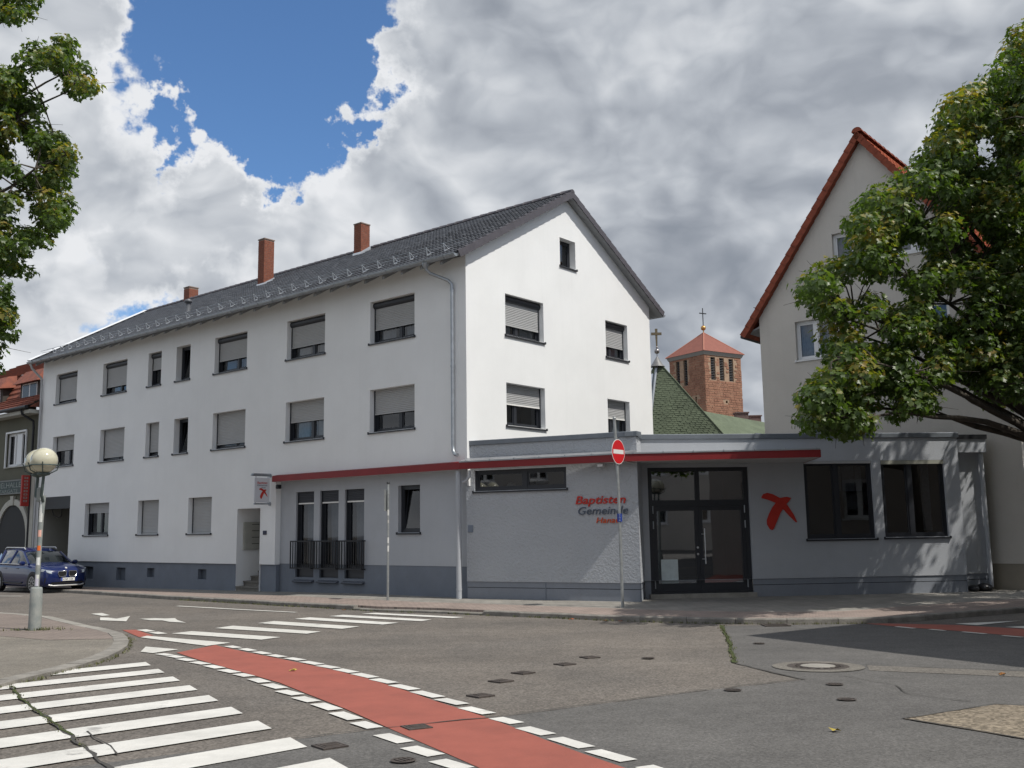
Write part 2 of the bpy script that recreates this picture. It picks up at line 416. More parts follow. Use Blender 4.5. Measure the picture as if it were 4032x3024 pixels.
# patches of newer asphalt
sheet('asphalt_patch', [[(-7, 5.5), (-1.95, 8.92), (-1.26, 9.37), (-.32, 9.83), (.97, 10.73), (2.1, 11.51), (3.44, 12.28), (3.02, 14.07), (3.3, 15.6), (3.61, 17.18), (4.07, 19.98),
      (7.5, 20.0), (30, 14), (30, -8), (-7, -8)]], .004, M_ROAD2)
sheet('asphalt_patch', [[(3.56, 9.49), (4.79, 10.23), (9.0, 8.0), (7.2, 3.0)]], .008, M_TAN)
sheet('asphalt_patch', [[(4.67, 13.6), (6.33, 12.72), (12, 9.6), (11.6, 9.0), (6.06, 12.21), (4.52, 13.05)]], .008, asphalt_mat('patch_strip', (.155, .143, .125), (.13, .12, .108), .4, 1, .15))
# seams and cracks: thin tar lines along the patch edges
def line_poly(pts, wd, jit=0.0, seed=0):
    r = random.Random(seed); L = []; Rr = []
    P = []
    for a, b in zip(pts, pts[1:]):
        n = max(1, int(math.dist(a, b)/.18)) if jit else 1
        for k in range(n): P.append((a[0]+(b[0]-a[0])*k/n, a[1]+(b[1]-a[1])*k/n))
    P.append(pts[-1])
    if jit: P = [(x+r.gauss(0, jit), y+r.gauss(0, jit)) for x, y in P]
    quads = []
    for i, p in enumerate(P):
        a = P[max(0, i-1)]; b = P[min(len(P)-1, i+1)]
        d = (b[0]-a[0], b[1]-a[1]); l = math.hypot(*d) or 1; n = (-d[1]/l, d[0]/l)
        w_ = wd*(r.uniform(.45, 1.3) if jit else 1)/2
        L.append((p[0]+n[0]*w_, p[1]+n[1]*w_)); Rr.append((p[0]-n[0]*w_, p[1]-n[1]*w_))
    return [[L[i], L[i+1], Rr[i+1], Rr[i]] for i in range(len(P)-1)]
for pts, wd, m, sd_ in [([(-1.95, 8.92), (-1.26, 9.37), (-.32, 9.83), (.97, 10.73), (2.1, 11.51), (3.44, 12.28)], .028, M_CRACK, 1),
        ([(3.44, 12.28), (3.02, 14.07)], .03, M_CRACK, 2), ([(3.02, 14.07), (3.3, 15.6), (3.61, 17.18), (4.07, 20.1)], .055, M_MOSS, 3),
        ([(4.67, 13.6), (6.33, 12.72), (9, 11.3)], .03, M_CRACK, 4), ([(3.56, 9.49), (4.79, 10.23), (7, 9.05)], .03, M_CRACK, 5), ([(3.56, 9.49), (5.2, 6.6)], .03, M_CRACK, 15),
        ([(4.02, 12.55), (4.33, 11.66), (4.2, 11.0), (4.6, 10.4)], .014, M_CRACK, 6), ([(-10.2, 21.9), (-9.2, 21.2), (-8.4, 21.2)], .03, M_CRACK, 7)]:
    sheet('road_seam', line_poly(pts, wd, .012, sd_), .0145, m)
CR1 = [(-6.3, 12.7), (-5.71, 11.76), (-5.14, 10.87), (-4.55, 10.01), (-4.01, 9.22), (-3.56, 8.54), (-3.17, 7.93), (-2.6, 7.2)]
sheet('road_crack', line_poly(CR1, .036, .014, 21), .0155, M_CRACK)
sheet('crack_moss', line_poly(CR1[:5], .026, .012, 22), .0185, M_MOSS)
sheet('road_crack', line_poly([(-3.98, 9.45), (-3.6, 8.93), (-3.45, 8.7), (-3.25, 8.35)], .018, .015, 23), .0155, M_CRACK)

# near zebra crossing: half-metre stripes, half-metre gaps
zd = np.array((.6956, .7184)); zn = np.array((.7184, -.6956))
for k in range(11):
    # right-hand ends recede diagonally; stripes are square to the walking line
    a = np.array((-5.56, 15.27))+np.array((.511, -.898))*k
    b = a+np.array((.24, -.44))
    Lx = 6.2 if k else 2.2
    ln = -zd*Lx
    sheet('crossing_stripe', [[tuple(a), tuple(a+ln), tuple(b+ln), tuple(b)]], .012, M_WHITE)
# far zebra crossing in front of the white house
FZ = [[(-3.69, 24.24), (-3.37, 24.43), (-1.15, 22.87), (-1.40, 22.67)], [(-4.36, 23.67), (-4.09, 23.99), (-1.85, 22.36), (-2.05, 22.02)],
      [(-5.04, 23.07), (-4.76, 23.42), (-2.51, 21.70), (-2.80, 21.35)], [(-5.64, 22.13), (-5.39, 22.6), (-3.23, 20.97), (-3.51, 20.5)],
      [(-6.26, 21.08), (-6.03, 21.6), (-3.84, 19.98), (-4.03, 19.58)], [(-6.81, 20.05), (-6.55, 20.49), (-4.40, 18.98), (-4.65, 18.55)],
      [(-7.16, 19.35), (-7.15, 19.65), (-5.08, 18.06), (-5.36, 17.59)], [(-6.2, 16.78), (-6.42, 17.61), (-5.67, 17.07), (-5.91, 16.54)]]
for k, q in enumerate(FZ): sheet('crossing_stripe', [q], .0125, M_WHITE if k < 3 else M_WHITE_OLD)
# red cycle lane
RU = [(-5.25, 17.75), (-5.09, 17.49), (-4.3, 16.4), (-3.54, 15.41), (-2.53, 14.01), (-1.86, 12.94), (-1.23, 11.73), (-.89, 11.03), (-.61, 10.5), (-.33, 9.97), (-.06, 9.4), (.23, 8.73), (.51, 8.13), (.78, 7.6), (1.25, 6.6), (1.7, 5.4)]
RL = [(-5.54, 16.59), (-4.77, 15.4), (-4.06, 14.36), (-3.41, 13.4), (-2.95, 12.71), (-2.39, 11.68), (-1.78, 10.58), (-1.24, 9.52), (-.84, 8.74), (-.55, 8.18), (-.3, 7.69), (.2, 6.6), (.6, 5.4)]
sheet('cycle_lane', [RU+RL[::-1]], .0085, M_RED)
sheet('cycle_lane', [[(-8.16, 21.02), (-7.89, 21.04), (-7.05, 19.73), (-7.22, 19.44)]], .0085, M_RED)
sheet('cycle_lane', [[(6.9, 20.0), (7.34, 19.94), (8.45, 19.45), (9.3, 18.4), (12, 15), (10.2, 14.4), (8.58, 17.10), (7.96, 18.30), (7.26, 19.27)]], .0085, M_RED)
def dash(a, b, wd, inward):
    a, b = np.array(a), np.array(b); a, b = a+(b-a)*.07, b-(b-a)*.07; d = (b-a)/np.linalg.norm(b-a); n = np.array((-d[1], d[0]))*inward*wd
    return [tuple(a), tuple(b), tuple(b+n), tuple(a+n)]
UD = [((-3.57, 15.52), (-3.24, 15.12)), ((-3.23, 15.02), (-2.86, 14.54)), ((-2.88, 14.48), (-2.54, 14.07)), ((-2.55, 14.02), (-2.21, 13.54)), ((-2.22, 13.5), (-1.87, 12.97)), ((-1.89, 12.9), (-1.55, 12.41)),
      ((-1.57, 12.31), (-1.23, 11.8)), ((-1.25, 11.73), (-.9, 11.17)), ((-.92, 11.11), (-.61, 10.64)), ((-.63, 10.5), (-.32, 10.01)), ((-.29, 9.82), (-.05, 9.45)), ((-.04, 9.29), (.22, 8.86)), ((.23, 8.77), (.51, 8.27)), ((.51, 8.21), (.79, 7.74)), ((.84, 7.62), (1.1, 7.1))]
UD = [((-5.05, 17.5), (-4.75, 17.1)), ((-4.68, 17.02), (-4.36, 16.6)), ((-4.31, 16.5), (-3.99, 16.08)), ((-3.95, 16.0), (-3.64, 15.6))]+UD
for a, b in UD: sheet('lane_dash', [dash(a, b, .165, 1)], .0128, M_WHITE)
LD = [((-5.73, 16.52), (-5.43, 16.22)), ((-5.44, 16.2), (-5.13, 15.85)), ((-5.14, 15.76), (-4.8, 15.38)), ((-4.78, 15.28), (-4.44, 14.9)), ((-4.41, 14.79), (-4.08, 14.37)), ((-4.05, 14.25), (-3.71, 13.83)), ((-3.69, 13.75), (-3.41, 13.39)), ((-3.34, 13.21), (-3.05, 12.75)),
      ((-3.03, 12.65), (-2.7, 12.18)), ((-2.72, 12.05), (-2.39, 11.62)), ((-2.4, 11.5), (-2.1, 11.08)), ((-2.08, 11.0), (-1.76, 10.49)), ((-1.77, 10.39), (-1.46, 9.88)), ((-1.46, 9.79), (-1.21, 9.41)), ((-1.15, 9.14), (-.85, 8.69)), ((-.85, 8.55), (-.55, 8.14)), ((-.57, 8.01), (-.3, 7.65)), ((-.27, 7.5), (0, 7.0))]
for a, b in LD: sheet('lane_dash', [dash(a, b, .165, -1)], .0128, M_WHITE)
for a, b in [((-7.87, 20.98), (-7.45, 20.45)), ((-7.4, 20.38), (-7.02, 19.91))]: sheet('lane_dash', [dash(a, b, .2, 1)], .0128, M_WHITE_OLD)
for a, b in [((7.26, 19.31), (7.48, 18.84)), ((7.65, 18.69), (7.82, 18.33)), ((7.99, 18.14), (8.25, 17.65)), ((8.34, 17.38), (8.55, 17.0))]: sheet('lane_dash', [dash(a, b, .12, -1)], .0128, M_WHITE)
sheet('give_way_tooth', [[(8.52, 19.66), (8.77, 19.28), (10.02, 20.09)]], .0128, M_WHITE)
sheet('give_way_tooth', [[(9.1, 18.85), (9.35, 18.42), (10.6, 19.3)]], .0128, M_WHITE)
# turning arrows and lines
sheet('road_arrow', [[(-10.69, 25.44), (-10.5, 25.66), (-9.99, 24.9), (-10.1, 24.72)], [(-9.65, 23.49), (-9.97, 24.27), (-9.75, 24.2), (-9.41, 23.85), (-9.36, 24.55), (-8.89, 23.1)]], .0125, M_WHITE_OLD)
sheet('road_arrow', [[(-8.81, 23.71), (-8.51, 23.84), (-8.2, 23.68), (-8.0, 23.75), (-7.75, 23.2), (-7.33, 22.51), (-7.79, 22.78), (-8.1, 23.2), (-8.41, 23.29)]], .0125, M_WHITE_OLD)
sheet('lane_line', [[(-9.25, 27.80), (-7.05, 26.17), (-5.38, 25.0), (-5.45, 24.9), (-7.1, 26.03), (-9.3, 27.66)]], .0125, M_WHITE_OLD)
sheet('lane_line', [[(-19.6, 36.0), (-17.0, 34.9), (-17.05, 34.75), (-19.7, 35.85)]], .0125, M_WHITE_OLD)

# far pavement: red pavers along the kerb, grey slabs by the wall
KERB = [(-34, 52.3), (-24.5, 44.6), (-17.0, 37.75), (-15.25, 36.0), (-12.57, 33.0), (-10.06, 30.3), (-7.26, 28.1), (-6.36, 27.3), (-5.3, 26.55), (-4.23, 25.65), (-3.52, 25.0), (-2.01, 24.25), (-.17, 22.95), (.9, 22.35), (1.74, 21.7), (2.99, 20.95), (4.15, 20.45), (5.57, 20.12), (6.9, 20.05), (7.6, 20.12), (8.3, 20.5), (9.2, 21.05), (11, 22.0), (16, 24.4), (30, 31)]
def offs(pts, d):
    out = []
    for i, p in enumerate(pts):
        a = np.array(pts[max(0, i-1)]); b = np.array(pts[min(len(pts)-1, i+1)]); t = (b-a)/np.linalg.norm(b-a)
        out.append((p[0]-t[1]*d, p[1]+t[0]*d))
    return out
sw = MB()
inner = offs(KERB, .16)
strip2 = offs(KERB, 1.75)
back = [(-20, 66), (-14, 60), (-8, 55), (-4, 50), (0, 46), (2, 44), (4, 42), (5, 41), (6, 40), (7, 39), (8, 38), (9, 37), (10, 36), (11, 36), (12, 36), (13, 36), (14, 36), (15, 36), (15.5, 36), (16, 36), (17, 36), (18, 36), (22, 38), (28, 42), (45, 50)]
for i in range(len(KERB)-1):
    for L0, L1, mi in ((inner, strip2, 0), (strip2, back, 1)):
        drape(sw, [L0[i], L0[i+1], L1[i+1]], .11, mi); drape(sw, [L0[i], L1[i+1], L1[i]], .11, mi)
for i in range(len(KERB)-1):     # edge of the bedding behind the kerb stones
    a, b = inner[i], inner[i+1]; sw.poly([(*a, road_z(a[1])-.1), (*b, road_z(b[1])-.1), (*b, road_z(b[1])+.11), (*a, road_z(a[1])+.11)], 0)
pavement = sw.build('pavement', [M_PAVE_RED, M_PAVE_GREY]); pavement['kind'] = 'structure'
# kerb stones, one by one
def along(pts, step):
    out = []; cur = np.array(pts[0], float); acc = 0; res = [(cur.copy(), None)]
    segs = [(np.array(a), np.array(b)) for a, b in zip(pts, pts[1:])]
    tot = [0]
    for a, b in segs: tot.append(tot[-1]+np.linalg.norm(b-a))
    s = 0; out = []
    while s <= tot[-1]:
        i = max(j for j in range(len(segs)) if tot[j] <= s+1e-9); t = (s-tot[i])/(tot[i+1]-tot[i]); out.append(segs[i][0]*(1-t)+segs[i][1]*t); s += step
    return out
ks = along(KERB[1:-1], 1.0)
for i in range(len(ks)-1):
    a, b = ks[i], ks[i+1]; d = (b-a)/np.linalg.norm(b-a); n = np.array((-d[1], d[0])); a2, b2 = a+d*.006, b-d*.006
    jz = random.uniform(-.006, .006); low = -.055 if -4.6 < a[0] < -1.2 else 0   # dropped kerb at the crossing
    b_ = MB(); za, zb = road_z(a[1]), road_z(b[1])
    p = [a2, b2, b2+n*.15, a2+n*.15]; zz = [za, zb, zb, za]; c = .018
    top = [a2+n*c, b2+n*c, b2+n*.15, a2+n*.15]
    vs = [(*q, z-.1) for q, z in zip(p, zz)]+[(*q, z+.09+jz+low) for q, z in zip(p, zz)]+[(*q, z+.113+jz+low) for q, z in zip(top, zz)]
    b_.mesh(vs, [(0, 1, 5, 4), (4, 5, 9, 8), (8, 9, 10, 11), (1, 2, 6, 5), (5, 6, 10, 9), (3, 0, 4, 7), (7, 4, 8, 11), (2, 3, 7, 6), (6, 7, 11, 10)])
    b_.build('kerb_stone', M_KERB, pavement)
# near pavement corner with the street lamp
NK = [(-6.0, 4.0), (-6.36, 9.5), (-6.40, 12.57), (-6.33, 13.55), (-6.28, 14.61), (-6.30, 15.6), (-6.5, 16.75), (-6.72, 17.6), (-7.15, 18.75), (-7.77, 19.97), (-8.29, 20.7), (-9.6, 22.3), (-11.1, 24.2), (-12.32, 25.3), (-13.6, 26.1), (-16, 27.6), (-30, 37)]
npv = MB(); drape(npv, offs(NK, .24)+[(-60, 37), (-60, 4)], .055)
near_pave = npv.build('near_pavement', M_NEARPAVE); near_pave['kind'] = 'structure'
npr = MB(); q = offs(NK, .26)[8:15]; drape(npr, q+[(-16, 25.6), (-14, 22.6), (-11, 20.3), (-8.6, 18.6)], .0595); npr.build('red_paving', paver_mat('brown_pavers', (.215, .175, .150), (.19, .155, .135), (.11, .095, .085), .2, .1, R(35)), near_pave)
ks = along(NK, .9)
for i in range(len(ks)-1):
    a, b = ks[i], ks[i+1]; d = (b-a)/np.linalg.norm(b-a); n = np.array((-d[1], d[0])); a2, b2 = a+d*.006, b-d*.006
    b_ = MB(); za, zb = road_z(a[1]), road_z(b[1]); p = [a2, b2, b2+n*.25, a2+n*.25]; jz = random.uniform(-.005, .005)
    b_.hexa([(*q, z-.1) for q, z in zip(p, (za, zb, zb, za))]+[(*q, z+.052+jz+(.008 if k > 1 else 0)) for k, (q, z) in enumerate(zip(p, (za, zb, zb, za)))])
    b_.build('kerb_stone', M_CONC if a[1] > 20 else M_KERB, near_pave)
# grass tufts along kerbs and in the crack: one uncountable mass
gm = mat('grass_blades', (.075, .095, .028), .8, .5, 6, col2=(.12, .115, .05))
g = MB()
def tuft(x, y, off, n, h):
    for _ in range(n):
        a = random.uniform(0, 6.28); r_ = abs(random.gauss(0, .035)); bx, by = x+r_*math.cos(a), y+r_*math.sin(a)
        hh = h*random.uniform(.4, 1.2); ln = hh*random.uniform(.3, .9); w_ = random.uniform(.004, .009); a2 = random.uniform(0, 6.28)
        z = road_z(by)+off; dx, dy = math.cos(a2), math.sin(a2)
        g.poly([(bx-dy*w_, by+dx*w_, z), (bx+dy*w_, by-dx*w_, z), (bx+dx*ln, by+dy*ln, z+hh)])
for p in along(offs(NK, -.03)[1:10], .05):
    if random.random() < .55*(1 if p[1] < 17.5 else .4): tuft(p[0]+random.gauss(0, .03), p[1], .0, 7, .05)
for p in along(KERB[5:19], .05):
    if random.random() < (.30 if -4.6 < p[0] < .5 else .65): tuft(p[0]+random.gauss(0, .03)-.02, p[1]-.03, .0, 7, .06)
for p in along(CR1[:6], .04):
    if random.random() < .5: tuft(p[0]+random.gauss(0, .015), p[1], .015, 3, .016)
for k in range(60): tuft(-9.84+random.gauss(0, .28), 20.71+random.gauss(0, .12), .055, 6, .07)
for p in along([(3.02, 14.07), (3.3, 15.6), (3.61, 17.18), (4.07, 20.1)], .05): tuft(p[0]+random.gauss(0, .02), p[1], .004, 4, .035)
grass = g.build('grass', gm, kind='stuff'); tag(grass, 'thin grass and weeds along the kerbs and cracks', 'grass')

# iron covers
def cover(name, x, y, rx, ry, rot, square, label, group=None, ringc=None):
    t = thing(name, (x, y, road_z(y)), label, 'cover', group)
    sl = (road_z(y+.1)-road_z(y-.1))/.2
    def pt(a, b, h): X = a*math.cos(rot)-b*math.sin(rot); Y = a*math.sin(rot)+b*math.cos(rot); return (x+X, y+Y, road_z(y)+sl*Y+h)
    fr = MB(); ld = MB()
    if square:
        out = [(-rx, -ry), (rx, -ry), (rx, ry), (-rx, ry)]; k = .80
        inn = [(a*k, b*k) for a, b in out]
        for i in range(4):
            j = (i+1) % 4; fr.poly([pt(*out[i], .018), pt(*out[j], .018), pt(*inn[j], .021), pt(*inn[i], .021)]); fr.poly([pt(*out[i], .0), pt(*out[j], .0), pt(*out[j], .018), pt(*out[i], .018)])
        i2 = [(a*.74, b*.74) for a, b in out]
        ld.poly([pt(*p, .0175) for p in inn]); ld.extr([pt(*p, .018) for p in i2], (0, 0, .004))
        for q in (-.35, 0, .35): ld.extr([pt(*p, .0222) for p in [(-rx*.55, ry*q-.012), (rx*.55, ry*q-.012), (rx*.55, ry*q+.012), (-rx*.55, ry*q+.012)]], (0, 0, .005))
    else:
        n = 32; cs = [(math.cos(2*math.pi*i/n), math.sin(2*math.pi*i/n)) for i in range(n)]
        for i in range(n):
            j = (i+1) % n
            for r0, r1, h0, h1 in ((1, .82, .018, .02), (.82, .79, .02, .012)): fr.poly([pt(cs[i][0]*rx*r0, cs[i][1]*ry*r0, h0), pt(cs[j][0]*rx*r0, cs[j][1]*ry*r0, h0), pt(cs[j][0]*rx*r1, cs[j][1]*ry*r1, h1), pt(cs[i][0]*rx*r1, cs[i][1]*ry*r1, h1)])
        ld.poly([pt(a*rx*.79, b*ry*.79, .016) for a, b in cs])
        if ringc:
            for i in range(0, n):
                if i % 2: continue
                a0, a1 = 2*math.pi*i/n, 2*math.pi*(i+1)/n
                ld.extr([pt(rx*r_*math.cos(a), ry*r_*math.sin(a), .0165) for r_, a in ((.60, a0), (.60, a1), (.74, a1), (.74, a0))], (0, 0, .006))
        else:
            for q in (-.4, 0, .4): ld.extr([pt(*p, .0165) for p in [(-rx*.5, ry*q-.012), (rx*.5, ry*q-.012), (rx*.5, ry*q+.012), (-rx*.5, ry*q+.012)]], (0, 0, .006))
    fr.build('cover_frame', M_IRON, t); ld.build('cover_lid', M_IRON, t)
    if ringc:
        cc = MB(); cc.extr([pt(a*rx*.56, b*ry*.56, .014) for a, b in cs], (0, 0, .010)); cc.build('concrete_fill', M_CONC, t)
        c2 = MB()
        for i in range(n):
            j = (i+1) % n; c2.poly([pt(cs[i][0]*rx*1.48, cs[i][1]*ry*1.48, .0135), pt(cs[j][0]*rx*1.48, cs[j][1]*ry*1.48, .0135), pt(cs[j][0]*rx, cs[j][1]*ry, .0165), pt(cs[i][0]*rx, cs[i][1]*ry, .0165)])
        c2.build('concrete_collar', asphalt_mat('collar', (.17, .16, .14), (.14, .13, .115), .4, .7, .1), t)
cover('manhole_cover', 4.0, 13.52, .40, .40, 0, False, 'large round manhole cover with pale concrete centre', None, True)
for (x, y, lb) in [(1.92, 14.79, 'small round valve cover on the pale asphalt left of the big manhole'), (3.98, 16.63, 'faint small round cover near the shadow tip'), (2.42, 11.45, 'small round cover on the dark asphalt seam'), (3.67, 11.79, 'small round cover just below the big manhole'), (3.43, 10.65, 'small round cover nearest the tan patch'), (-.88, 7.94, 'small round cover beside the red cycle lane at the bottom edge')]:
    cover('valve_cover', x, y, .10, .10, random.uniform(0, 3), False, lb, 'small round covers in the road')
for (x, y, lb) in [(-.4, 11.33, 'square iron cover nearest the camera in the diagonal row'), (-.19, 12.54, 'second square cover from the near end of the diagonal row'), (.09, 13.33, 'third and middle square cover of the diagonal row'), (.68, 14.23, 'fourth square cover of the diagonal row'), (1.09, 15.04, 'farthest square cover of the diagonal row'), (-.92, 9.4, 'square iron cover set in the red cycle lane'), (-1.56, 8.57, 'square iron cover between red lane and near zebra stripes')]:
    cover('square_cover', x, y, .115, .115, .6+random.uniform(-.2, .2), True, lb, 'square iron covers in the road')
# gully grate at the far kerb
t = thing('gully_grate', (5.1, 20.0, road_z(20)), 'dark iron gully grate at the far kerb', 'grate')
b_ = MB(); b2 = MB()
b_.box(4.85, 5.35, 19.68, 19.72, -1.965, -1.925); b_.box(4.85, 5.35, 20.03, 20.07, -1.965, -1.925); b_.box(4.85, 4.89, 19.72, 20.03, -1.965, -1.925); b_.box(5.31, 5.35, 19.72, 20.03, -1.965, -1.925)
for k in range(9): b2.box(4.91+k*.044, 4.93+k*.044, 19.72, 20.03, -1.965, -1.928)
b_.build('grate_frame', M_IRON, t); b2.build('bars', M_IRON, t)
# litter leaves
lm = [mat('dry_leaf', (.28, .12, .03), .8, .4, 30), mat('yellow_leaf', (.42, .33, .06), .8, .3, 30), mat('orange_leaf', (.38, .11, .04), .8)]
for i, (x, y, mi, lb) in enumerate([(-3.05, 13.9, 1, 'small yellow leaf lying on the red cycle lane'), (2.75, 8.9, 1, 'yellow leaf on the dark asphalt near the bottom'), (-4.3, 25.35, 0, 'brown leaf at the far kerb by the zebra'), (1.2, 21.85, 2, 'orange leaf at the kerb below the no entry sign'), (1.9, 21.4, 0, 'brown leaf among kerb weeds right of the sign shadow'), (2.2, 21.25, 2, 'orange leaf in the gutter below the sign pole'), (5.9, 12.4, 0, 'brown leaf on the pale patch strip at right')]):
    b_ = MB(); r_ = .06; a0 = random.uniform(0, 6)
    pts = [(x+r_*rr*math.cos(a0+k*.785), y+r_*rr*math.sin(a0+k*.785), road_z(y)+.016+.012*(k % 3)) for k, rr in enumerate([1, .5, .95, .5, 1.2, .5, .9, .55])]
    ctr = (x, y, road_z(y)+.018)
    b_.mesh([ctr]+pts, [(0, 1+k, 1+(k+1) % 8) for k in range(8)])
    tag(b_.build('fallen_leaf', lm[mi]), lb, 'leaf', 'leaves lying on the road')

# ------------------------------------------------------------------ white house
KX = np.array((-1.2719, 27.3468)); TH = .69322
dA = np.array((-math.cos(TH), math.sin(TH))); dB = np.array((math.sin(TH), math.cos(TH)))
FA = Frame(KX, dA, -dB); FB = Frame(KX, dB, -dA)      # street front (u to the left), gable (u to the right)
M_PLASTER = mat('white_plaster', (.775, .785, .785), .92, .055, .6, .22, 55, spec=.15, fine=.03, fs=90, streak=.03)
M_GREYPL = mat('grey_plaster', (.415, .435, .465), .92, .06, 1.2, .35, 45, spec=.15, fine=.05, fs=80, streak=.06)
M_GREYROUGH = mat('rough_grey_plaster', (.43, .45, .478), .92, .05, 1.2, 1.0, 15, spec=.15, fine=.05, fs=60, bd=.05)
M_PLINTH = mat('plinth_grey', (.180, .203, .240), .9, .10, 1.5, .3, 40, spec=.15, fine=.06, streak=.12)
M_PLINTH2 = mat('annex_plinth_grey', (.235, .255, .290), .9, .10, 1.5, .3, 40, spec=.15, fine=.06, streak=.12)
M_ANTH = mat('anthracite_frame', (.022, .025, .032), .45, .1, 8, spec=.5)
M_SHUT = mat('shutter_grey', (.385, .39, .392), .6, .05, 2, spec=.3)
M_SHUTW = mat('shutter_white_bar', (.72, .72, .70), .5)
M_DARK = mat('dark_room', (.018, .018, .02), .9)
M_GLASS = glass_mat('window_glass', (.50, .55, .60), .07)
M_GLASSD = glass_mat('dark_window_glass', (.33, .36, .40), .13)
M_CURT = mat('curtain', (.42, .42, .42), .9, .2, 12)
M_ZINC = mat('zinc', (.40, .43, .46), .42, .2, 5, metal=.75, spec=.5)
M_ZINCL = mat('bright_zinc', (.66, .69, .72), .33, .12, 6, metal=.8)
M_TILE = mat('roof_tile_anthracite', (.118, .123, .136), .42, .25, 9, .15, 80, spec=.5, fine=.12, fs=12)
M_VERGE = mat('verge_tile', (.075, .070, .082), .55, .2, 4, .15, 70)
M_WOOD = mat('eaves_wood', (.30, .31, .32), .8, .15, 4)
M_BRICK = mat('chimney_brick', (.235, .082, .048), .9, .35, 9, .3, 60, col2=(.17, .058, .036))
M_MORTAR = mat('mortar', (.23, .17, .14), .95)
M_STEP = mat('step_stone', (.20, .19, .17), .9, .3, 6, .3, 40)
M_REDF = mat('red_fascia', (.215, .015, .017), .5, .12, 2, spec=.4)
M_BLACK = mat('black_metal', (.012, .013, .016), .5)

white_house = thing('white_house', FA(0, 0, -1.85), 'white three-storey house with sunlit gable and dark tiled roof', 'house')

